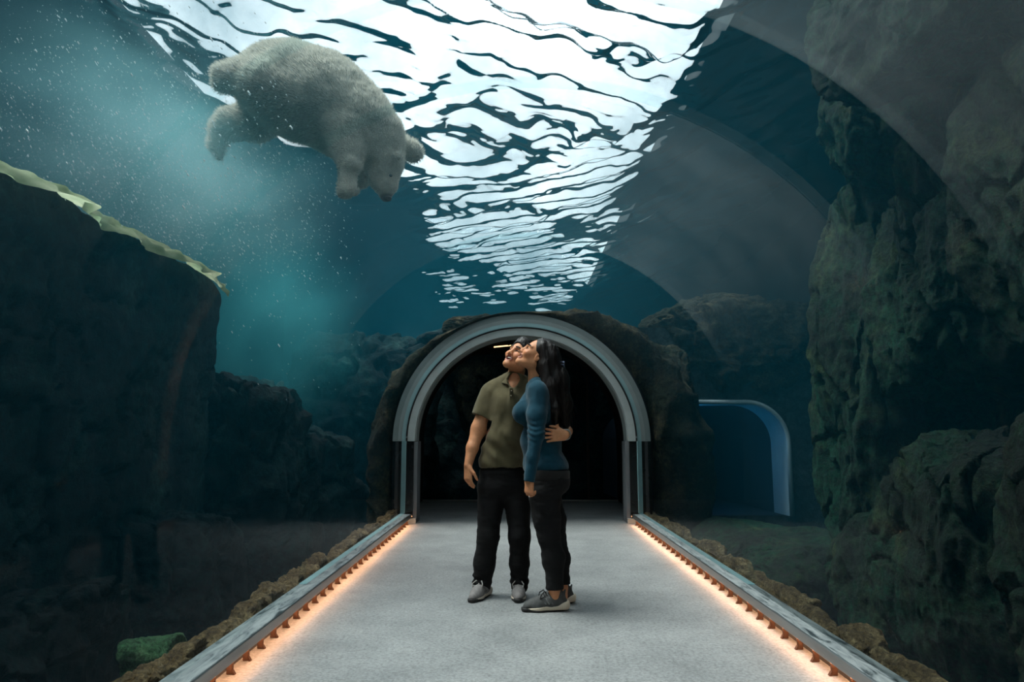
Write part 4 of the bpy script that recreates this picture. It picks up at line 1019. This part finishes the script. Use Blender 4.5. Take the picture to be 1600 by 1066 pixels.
M_BLACKCLOTH = cloth_material('black_denim', (0.0075, 0.0075, 0.008), 0.25, 20, 500, 0.85, 0.0)
M_HAIR = pmat('black_hair', (0.009, 0.0065, 0.006), rough=0.44, var=0.4, scale=30, spec=0.22, bump=0.5, bscale=90, stretch=(1, 1, 0.12))
M_TEETH = pmat('teeth', (0.78, 0.74, 0.66), rough=0.25, var=0.03)

def man():
    Y = 4.83
    root = empty('person', (pt(786, 940, Y)[0], Y, 0)); tag(root, 'person in an olive polo shirt and black trousers laughing and looking up', 'person')
    p = lambda x, y, dy=0.0: pt(x, y, Y + dy)
    # ---- body
    f = Field((-0.50, 4.25, 0.02), (0.46, 5.06, 1.82), 0.0045)
    hc = p(811.5, 558, -0.03); fwd, up = (-0.46, -0.74, 0.47), (0.50, 0.26, 0.80)
    f.chain([p(803, 600, 0.02), p(808, 578, 0.0)], [0.064, 0.058], 0.03)
    f.ell(p(800, 632), (0.160, 0.100, 0.14), None, 0.05); f.ell(p(802, 604, 0.01), (0.06, 0.060, 0.045), None, 0.04); f.ell(p(791, 690), (0.145, 0.095, 0.16), None, 0.05); f.ell(p(789, 745), (0.155, 0.10, 0.12), None, 0.05)
    f.cone(p(775, 611, 0.01), p(832, 611, 0.01), 0.038, 0.038, 0.05)
    f.chain([p(765, 616), p(748, 668, -0.02), p(746, 676, -0.02)], [0.056, 0.046, 0.046], 0.03); f.chain([p(747, 672, -0.02), p(738, 700, -0.06), p(731.5, 727, -0.09)], [0.047, 0.041, 0.028], 0.02)
    hand(f, p(731.5, 728, -0.09), (0.02, -0.05, -1), (0.75, 0.6, 0.1), (0.5, -0.85, 0), 1.0, (0.42, 0.5, 0.58, 0.66), 0.10)
    f.chain([p(838, 616, 0.0), p(862, 648, -0.02), p(876, 664, -0.06)], [0.056, 0.048, 0.044], 0.03)
    wr = pt(883.5, 680, 4.415); f.chain([p(876, 664, -0.06), pt(886, 674, 4.60), wr], [0.044, 0.033, 0.027], 0.02)
    hand(f, wr, (-1, -0.42, -0.02), (-0.42, 1, 0), (0, 0, 1), 0.98, (0.22, 0.16, 0.16, 0.2), 0.22)
    f.chain([p(768, 752), p(761, 840, -0.02), p(755, 912)], [0.08, 0.055, 0.040], 0.02); f.chain([p(809, 752), p(810, 840, -0.02), p(811, 912)], [0.08, 0.055, 0.040], 0.02)
    f.cone(p(755, 912), p(753, 930), 0.036, 0.030, 0.01); f.cone(p(811, 912), p(811, 930), 0.036, 0.030, 0.01)
    R, P = head(f, hc, fwd, up, 1.02, True, 1.75)
    V, F_ = f.mesh(); V = relax(V, F_, 1)
    o = quadobj('body', V - np.array(root.location), F_, skin_material('warm_skin'), root)
    set_col(o, tones(V, R, hc, 1.02, (0.60, 0.265, 0.130), (0.42, 0.17, 0.13)))
    # ---- teeth
    g = Field(hc - 0.16, hc + 0.16, 0.003); g.ell(P(0, 0.079, -0.061), np.array([0.021, 0.008, 0.0055]) * 1.02, R, 0); child('teeth', g, M_TEETH, root)
    face_lines(root, P)
    # ---- hair cap
    g = Field(hc - 0.2, hc + 0.2, 0.004)
    g.ell(P(0, -0.016, 0.046), np.array([0.084, 0.106, 0.090]), R, 0.02); g.ell(P(0.0, 0.035, 0.100), np.array([0.055, 0.045, 0.034]), R, 0.03)
    g.ell(P(0, 0.125, -0.010), np.array([0.100, 0.090, 0.088]), R, 0.008, 'sub'); g.ell(P(0, 0.045, -0.085), np.array([0.13, 0.095, 0.100]), R, 0.008, 'sub')
    g.displace(0.005, 45, 3, 3, (1, 1, 0.4)); child('hair', g, M_HAIR, root)
    # ---- polo shirt
    g = Field((-0.44, 4.60, 0.78), (0.40, 5.06, 1.52), 0.0045)
    g.ell(p(800, 634, 0.0), (0.190, 0.125, 0.155), None, 0.06); g.ell(p(789, 685, -0.015), (0.166, 0.128, 0.15), None, 0.09); g.ell(p(787, 722, -0.01), (0.170, 0.122, 0.12), None, 0.07)
    g.chain([p(772, 607, 0.01), p(803, 597, 0.02), p(836, 607, 0.01)], [0.058, 0.072, 0.058], 0.05)
    g.cone(p(766, 616), p(752, 650, -0.015), 0.069, 0.071, 0.035); g.cone(p(838, 616), p(860, 640, -0.02), 0.069, 0.070, 0.035)
    d = nrm(p(750, 655, -0.015) - p(766, 616)); 
    g.half(p(786, 729, 0), (0.02, 0, -1))
    cut = p(750.5, 651, -0.015); bx = frame_from(d, (0, 1, 0)); g.box(cut + d * 0.10, (0.12, 0.10, 0.10), 0.004, bx, 0.0, 'sub')
    g.cone(p(803, 600, 0.02), p(808, 578, 0.0), 0.066, 0.064, 0.005, 'sub'); g.cone(p(803, 593, -0.060), p(799.5, 615, -0.140), 0.047, 0.004, 0.003, 'sub')
    g.displace(0.012, 8.0, 12, 2, (1, 1, 0.55)); g.displace(0.007, 20, 14, 2, (1.0, 1.0, 0.45))
    def drape(X, Yy, Z):                                                         # diagonal pulls across the belly
        w = np.exp(-((Z - 1.0) / 0.12) ** 2); return 0.0045 * w * np.sin((X * 0.8 + Z) * 55) + 0 * Yy
    g.func(drape, (-0.4, 4.6, 0.8), (0.3, 5.0, 1.3))
    M_OLIVE = cloth_material('olive_pique', (0.100, 0.082, 0.042), 0.16, 14, 420, 0.9, 0.1)
    shirt = child('polo_shirt', g, M_OLIVE, root)
    g = Field(p(803, 598, 0) - 0.16, p(803, 598, 0) + 0.16, 0.003)
    a, b = p(801.5, 607, 0.012), p(807, 586, 0.006); ax = nrm(b - a)
    g.cone(a, b, 0.112, 0.074, 0.0); g.cone(a - ax * 0.02, b + ax * 0.06, 0.108, 0.046, 0.0, 'sub'); g.half(b - ax * 0.002, ax + np.array([0, 0.25, 0])); g.half(a + ax * 0.016, -ax)
    v0 = p(798.5, 611, -0.12); g.cone(v0, v0 + np.array([0.016, 0.03, 0.085]), 0.016, 0.056, 0.0, 'sub')
    o = child('collar', g, M_OLIVE, root, 1); o.parent = shirt
    g = Field(p(799, 615, -0.12) - 0.07, p(799, 615, -0.12) + 0.07, 0.003); g.box(p(799, 616, -0.118), (0.013, 0.012, 0.045), 0.004, frame_from((0.0, -0.12, 1), (1, 0, 0))); o = child('placket', g, M_OLIVE, root, 1); o.parent = shirt
    M_BTN = pmat('olive_button', (0.16, 0.14, 0.09), rough=0.4)
    for i in range(2):
        c = p(799.5 - 0.7 * i, 613 + i * 7.5, 0); g = Field((c[0] - 0.02, 4.62, c[2] - 0.02), (c[0] + 0.02, 4.80, c[2] + 0.02), 0.002)
        yb = 4.697 - 0.004 * i; g.cone((c[0], yb, c[2]), (c[0], yb - 0.003, c[2]), 0.0055, 0.0055, 0.0); child('button', g, M_BTN, root, 0)
    # ---- trousers
    g = Field((-0.42, 4.60, 0.03), (0.20, 5.06, 0.94), 0.005)
    g.ell(p(787, 738, 0), (0.170, 0.118, 0.085), None, 0.05); g.ell(p(786, 758, 0.01), (0.172, 0.122, 0.10), None, 0.05)
    g.chain([p(768, 762), p(763, 838, -0.025), p(757, 880, -0.01), p(753.5, 917, 0.0)], [0.096, 0.074, 0.070, 0.058], 0.03)
    g.chain([p(808, 762), p(811, 838, -0.025), p(811.5, 880, -0.01), p(811, 915, 0.0)], [0.094, 0.073, 0.068, 0.059], 0.03)
    for q in ((753, 910), (811, 908)): g.ell(p(q[0], q[1], 0.0), (0.070, 0.072, 0.030), None, 0.012); g.ell(p(q[0], q[1] - 11, 0.0), (0.066, 0.068, 0.018), None, 0.012)
    g.cone(p(788.5, 800, -0.2), p(788.5, 800, 0.2), 0.004, 0.004, 0.01, 'sub')
    g.half((0, 0, p(788, 729)[2]), (0, 0, 1)); g.displace(0.006, 8, 22, 2, (1, 1, 0.6)); g.displace(0.0035, 24, 23, 2, (0.6, 0.6, 1.6))
    child('trousers', g, M_BLACKCLOTH, root)
    # ---- shoes
    M_UP = pmat('grey_knit_upper', (0.20, 0.185, 0.18), rough=0.85, var=0.2, scale=60, bump=0.3, bscale=300)
    mats = [M_UP, pmat('cream_midsole', (0.62, 0.52, 0.42), rough=0.6, var=0.08), pmat('black_outsole', (0.012, 0.012, 0.012), rough=0.6), pmat('pale_lace', (0.34, 0.32, 0.30), rough=0.8), pmat('grey_tongue', (0.13, 0.125, 0.125), rough=0.8), pmat('dark_band', (0.06, 0.06, 0.062), rough=0.7)]
    shoe(root, (pt(741, 944, Y)[0] - 0.02, 4.645, 0), (pt(757, 930, Y)[0] + 0.025, 4.905, 0), mats)
    shoe(root, (pt(809, 944, Y)[0] - 0.005, 4.640, 0), (pt(811, 930, Y)[0] + 0.005, 4.920, 0), mats)
    # ---- watch on the wrist round the companion
    g = Field(wr - 0.08, wr + 0.08, 0.003); wd = nrm(pt(886, 674, 4.60) - wr); g.cone(wr + wd * 0.020, wr + wd * 0.032, 0.036, 0.036, 0.0); g.cone(wr - wd * 0.02, wr + wd * 0.08, 0.031, 0.031, 0.0, 'sub')
    child('watch', g, pmat('pale_watch_band', (0.32, 0.33, 0.32), rough=0.35, metal=0.3), root, 1)
    return root
man()

def woman():
    Y = 4.52
    root = empty('person', (pt(862, 945, Y)[0], Y, 0)); tag(root, 'person with long black hair in a teal sweater seen from the side, looking up', 'person')
    p = lambda x, y, dy=0.0: pt(x, y, Y + dy)
    f = Field((-0.14, 4.18, 0.02), (0.44, 4.86, 1.80), 0.0045)
    hc = p(838, 556, -0.01); fwd, up = (-0.80, -0.16, 0.60), (0.60, 0.02, 0.80)
    f.chain([p(838, 606, 0.0), p(836, 580, -0.005)], [0.054, 0.047], 0.03)
    f.ell(p(842, 640), (0.10, 0.155, 0.13), None, 0.05); f.ell(p(846, 692), (0.115, 0.125, 0.13), None, 0.05); f.ell(p(852, 742), (0.125, 0.150, 0.11), None, 0.05)
    f.cone(p(842, 612, -0.12), p(842, 612, 0.12), 0.045, 0.045, 0.04)
    f.chain([p(841, 616, -0.155), p(837, 678, -0.205), p(828, 745, -0.225)], [0.046, 0.036, 0.024], 0.02)
    hand(f, p(827.5, 748, -0.225), (-0.05, 0, -1), (0.75, 0.65, 0), (-0.6, 0.6, 0), 0.93, (1.25, 1.35, 1.4, 1.4), 0.03, 0.5)
    f.chain([p(841, 616, 0.155), p(846, 680, 0.19), p(840, 730, 0.16)], [0.044, 0.034, 0.026], 0.02)
    for dy, ax_, kx in ((-0.075, 866, 858), (0.085, 878, 864)):
        f.chain([p(855, 760, dy), p(kx, 838, dy), p(ax_, 918, dy), p(ax_ + 1, 932, dy)], [0.085, 0.055, 0.036, 0.033], 0.02)
    R, P = head(f, hc, fwd, up, 0.97, False, 1.0)
    V, F_ = f.mesh(); V = relax(V, F_, 1)
    o = quadobj('body', V - np.array(root.location), F_, skin_material('warm_skin'), root)
    set_col(o, tones(V, R, hc, 0.97, (0.60, 0.26, 0.125), (0.40, 0.16, 0.12)))
    g = Field(hc - 0.15, hc + 0.15, 0.003); g.ell(P(0, 0.077, -0.063), np.array([0.021, 0.010, 0.0055]), R, 0); child('teeth', g, M_TEETH, root)
    face_lines(root, P)
    # ---- sweater
    g = Field((-0.10, 4.20, 0.76), (0.44, 4.86, 1.50), 0.0045)
    g.ell(p(841, 636, 0.0), (0.122, 0.172, 0.140), None, 0.06); g.ell(p(845, 690, 0.0), (0.138, 0.148, 0.140), None, 0.07); g.ell(p(852, 728, 0.0), (0.150, 0.172, 0.10), None, 0.07)
    for dy in (-0.075, 0.075): g.ell(p(814, 645, dy), (0.058, 0.068, 0.062), None, 0.07)
    g.cone(p(840, 609, -0.14), p(840, 609, 0.14), 0.056, 0.056, 0.05); g.cone(p(838, 603, -0.05), p(838, 603, 0.05), 0.060, 0.060, 0.04)
    g.half(p(852, 735), (0.03, 0, -1))
    g.chain([p(841, 617, -0.150), p(838, 650, -0.185), p(838, 680, -0.212)], [0.064, 0.058, 0.049], 0.030); g.chain([p(838, 680, -0.212), p(832, 715, -0.225), p(827, 751, -0.228)], [0.049, 0.042, 0.036], 0.02)
    g.chain([p(841, 617, 0.155), p(846, 680, 0.19)], [0.060, 0.045], 0.03)
    dd = nrm(p(827, 751) - p(832, 715)); g.box(p(826.6, 752, -0.228) + dd * 0.05, (0.06, 0.06, 0.05), 0.002, frame_from(dd, (0, 1, 0)), 0.0, 'sub')
    g.cone(p(838, 606, 0.0), p(836, 575, -0.005), 0.056, 0.052, 0.005, 'sub'); g.ell(p(827, 597, 0), (0.070, 0.075, 0.045), None, 0.008, 'sub')
    g.displace(0.006, 9.0, 32, 2, (1, 1, 0.7)); g.displace(0.003, 24, 33, 2)
    def creases(X, Yy, Z):                                                       # sleeve rings at the elbow
        w = np.exp(-((Z - 1.10) / 0.07) ** 2) * (Yy < 4.40); return 0.0026 * w * np.sin((Z + 0.25 * X) * 190 + 3 * np.sin(X * 40))
    g.func(creases, (-0.1, 4.2, 0.9), (0.44, 4.42, 1.3))
    M_TEAL = cloth_material('teal_knit', (0.003, 0.040, 0.064), 0.18, 16, 380, 0.9, 0.12)
    child('sweater', g, M_TEAL, root)
    # ---- trousers
    g = Field((-0.06, 4.28, 0.05), (0.44, 4.80, 0.92), 0.005)
    g.ell(p(853, 742, 0.0), (0.146, 0.166, 0.085), None, 0.05); g.ell(p(860, 756, 0.0), (0.128, 0.160, 0.085), None, 0.05)
    for dy, ax_, kx in ((-0.075, 867, 858), (0.085, 879, 866)):
        g.chain([p(851, 768, dy), p(kx - 3, 812, dy), p(kx, 838, dy), p(kx + 7, 872, dy), p(ax_, 918, dy)], [0.107, 0.086, 0.070, 0.068, 0.055], 0.03)
    g.half((0, 0, p(852, 741)[2]), (0, 0, 1)); g.half((0, 0, p(867, 921, -0.075)[2]), (0, 0, -1)); g.displace(0.006, 10, 35, 2); g.displace(0.004, 26, 36, 2, (0.6, 0.6, 1.6))
    child('trousers', g, M_BLACKCLOTH, root)
    g = Field((0.0, 4.26, 0.76), (0.44, 4.80, 0.95), 0.005)
    g.ell(p(854, 742, 0.0), (0.1515, 0.173, 0.16), None, 0.0); g.half(p(852, 733), (0.03, 0, 1)); g.half(p(852, 749), (0.03, 0, -1))
    child('under_hem', g, cloth_material('charcoal_hem', (0.016, 0.0155, 0.015), 0.2, 30, 400, 0.9, 0.05), root)
    # ---- hair: a shaped mass and locks over it
    g = Field((0.05, 4.28, 1.08), (0.50, 4.78, 1.82), 0.0045)
    g.ell(P(0, -0.028, 0.048), np.array([0.090, 0.098, 0.092]), R, 0.02); g.ell(P(0, -0.065, 0.0), np.array([0.080, 0.070, 0.10]), R, 0.04)
    g.chain([p(858, 565, 0.0), p(869, 595, 0.0), p(877, 630, 0.0), p(882, 662, 0.0)], [0.082, 0.080, 0.066, 0.034], 0.04, flat=(0, 1, 0), fa=1.25)
    g.chain([p(850, 572, -0.075), p(858, 605, -0.10), p(866, 640, -0.11), p(868, 660, -0.10)], [0.040, 0.042, 0.034, 0.016], 0.03)
    g.chain([p(852, 572, 0.075), p(862, 605, 0.09), p(868, 640, 0.08)], [0.040, 0.040, 0.026], 0.03)
    g.ell(P(0, 0.105, -0.020), np.array([0.12, 0.080, 0.108]), R, 0.012, 'sub')
    g.ell(P(0.076, 0.030, -0.045), np.array([0.030, 0.040, 0.050]), R, 0.01, 'sub'); g.ell(P(-0.076, 0.030, -0.045), np.array([0.030, 0.040, 0.050]), R, 0.01, 'sub')
    g.displace(0.010, 26, 51, 3, (1.4, 1.4, 0.28)); hair = child('hair', g, M_HAIR, root)
    rg = np.random.default_rng(3); mb = MB(); top = P(0, 0.02, 0.135)
    for i in range(150):
        a = rg.uniform(-1, 1); s0 = P(rg.normal() * 0.02 + a * 0.03, 0.045 - 0.12 * rg.random(), 0.128 - 0.015 * abs(a))
        dy = a * 0.105 - 0.02; x1 = 866 + rg.normal() * 9 + (6 if a > 0 else -4); drop = rg.uniform(628, 672)
        m1 = P(a * 0.094, -0.055 - 0.03 * rg.random(), 0.045); m2 = p(x1 - 2 + rg.normal() * 3, 598, dy * 1.15)
        e = p(x1 + 9 * (drop - 600) / 68 + rg.normal() * 4, drop, dy * 0.9 + rg.normal() * 0.015)
        q = [np.array(s0), np.array(m1), np.array(m2), np.array(e)]; pts = []
        for j in range(16):
            t = j / 15; w = [(1 - t) ** 3, 3 * t * (1 - t) ** 2, 3 * t * t * (1 - t), t ** 3]; c = sum(w[k] * q[k] for k in range(4)); c = c + np.array([math.sin(t * 9 + i) * 0.007 * t, math.cos(t * 7 + i) * 0.007 * t, 0]); pts.append(c - np.array(root.location))
        mb.tube(pts, [0.0010 + 0.0050 * math.sin(math.pi * min(1, 0.15 + 0.85 * j / 15)) for j in range(16)], 5)
    o = mb.build('lock', M_HAIR, hair, True); o['kind'] = 'stuff'
    # ---- claw clip
    g = Field(p(877, 574, 0) - 0.06, p(877, 574, 0) + 0.06, 0.003)
    c = p(878, 573, -0.03)
    for i in range(4): g.chain([c + np.array([-0.012, -0.03, 0.030 - i * 0.017]), c + np.array([0.012, -0.01, 0.026 - i * 0.017]), c + np.array([0.004, 0.03, 0.030 - i * 0.017])], [0.0045, 0.0055, 0.0045], 0.003)
    g.cone(c + np.array([0.012, -0.01, 0.03]), c + np.array([0.012, -0.01, -0.03]), 0.005, 0.005, 0.003)
    child('hair_clip', g, pmat('blue_grey_clip', (0.14, 0.16, 0.24), rough=0.25), root, 1)
    g = Field(p(826, 776, -0.25) - 0.03, p(826, 776, -0.25) + 0.03, 0.0015); c = p(827, 776.5, -0.240); g.cone(c + np.array([0.0, -0.004, 0]), c + np.array([0.0, 0.004, 0]), 0.005, 0.005, 0.0); child('ring', g, M_STEEL, root, 0)
    # ---- shoes
    M_UP = pmat('dark_grey_knit_upper', (0.055, 0.056, 0.055), rough=0.8, var=0.35, scale=40, bump=0.3, bscale=300)
    mats = [M_UP, pmat('cream_midsole', (0.66, 0.56, 0.43), rough=0.6, var=0.08), pmat('black_outsole', (0.012, 0.012, 0.012), rough=0.6), pmat('black_lace', (0.010, 0.010, 0.010), rough=0.8), pmat('black_tongue', (0.012, 0.012, 0.012), rough=0.8), pmat('grey_band', (0.11, 0.115, 0.11), rough=0.7)]
    shoe(root, (pt(815, 953, 4.45)[0], 4.44, 0), (pt(889, 950, 4.45)[0], 4.47, 0), mats)
    shoe(root, (pt(835, 942, 4.63)[0], 4.61, 0), (pt(899, 940, 4.63)[0], 4.67, 0), mats)
    return root
woman()
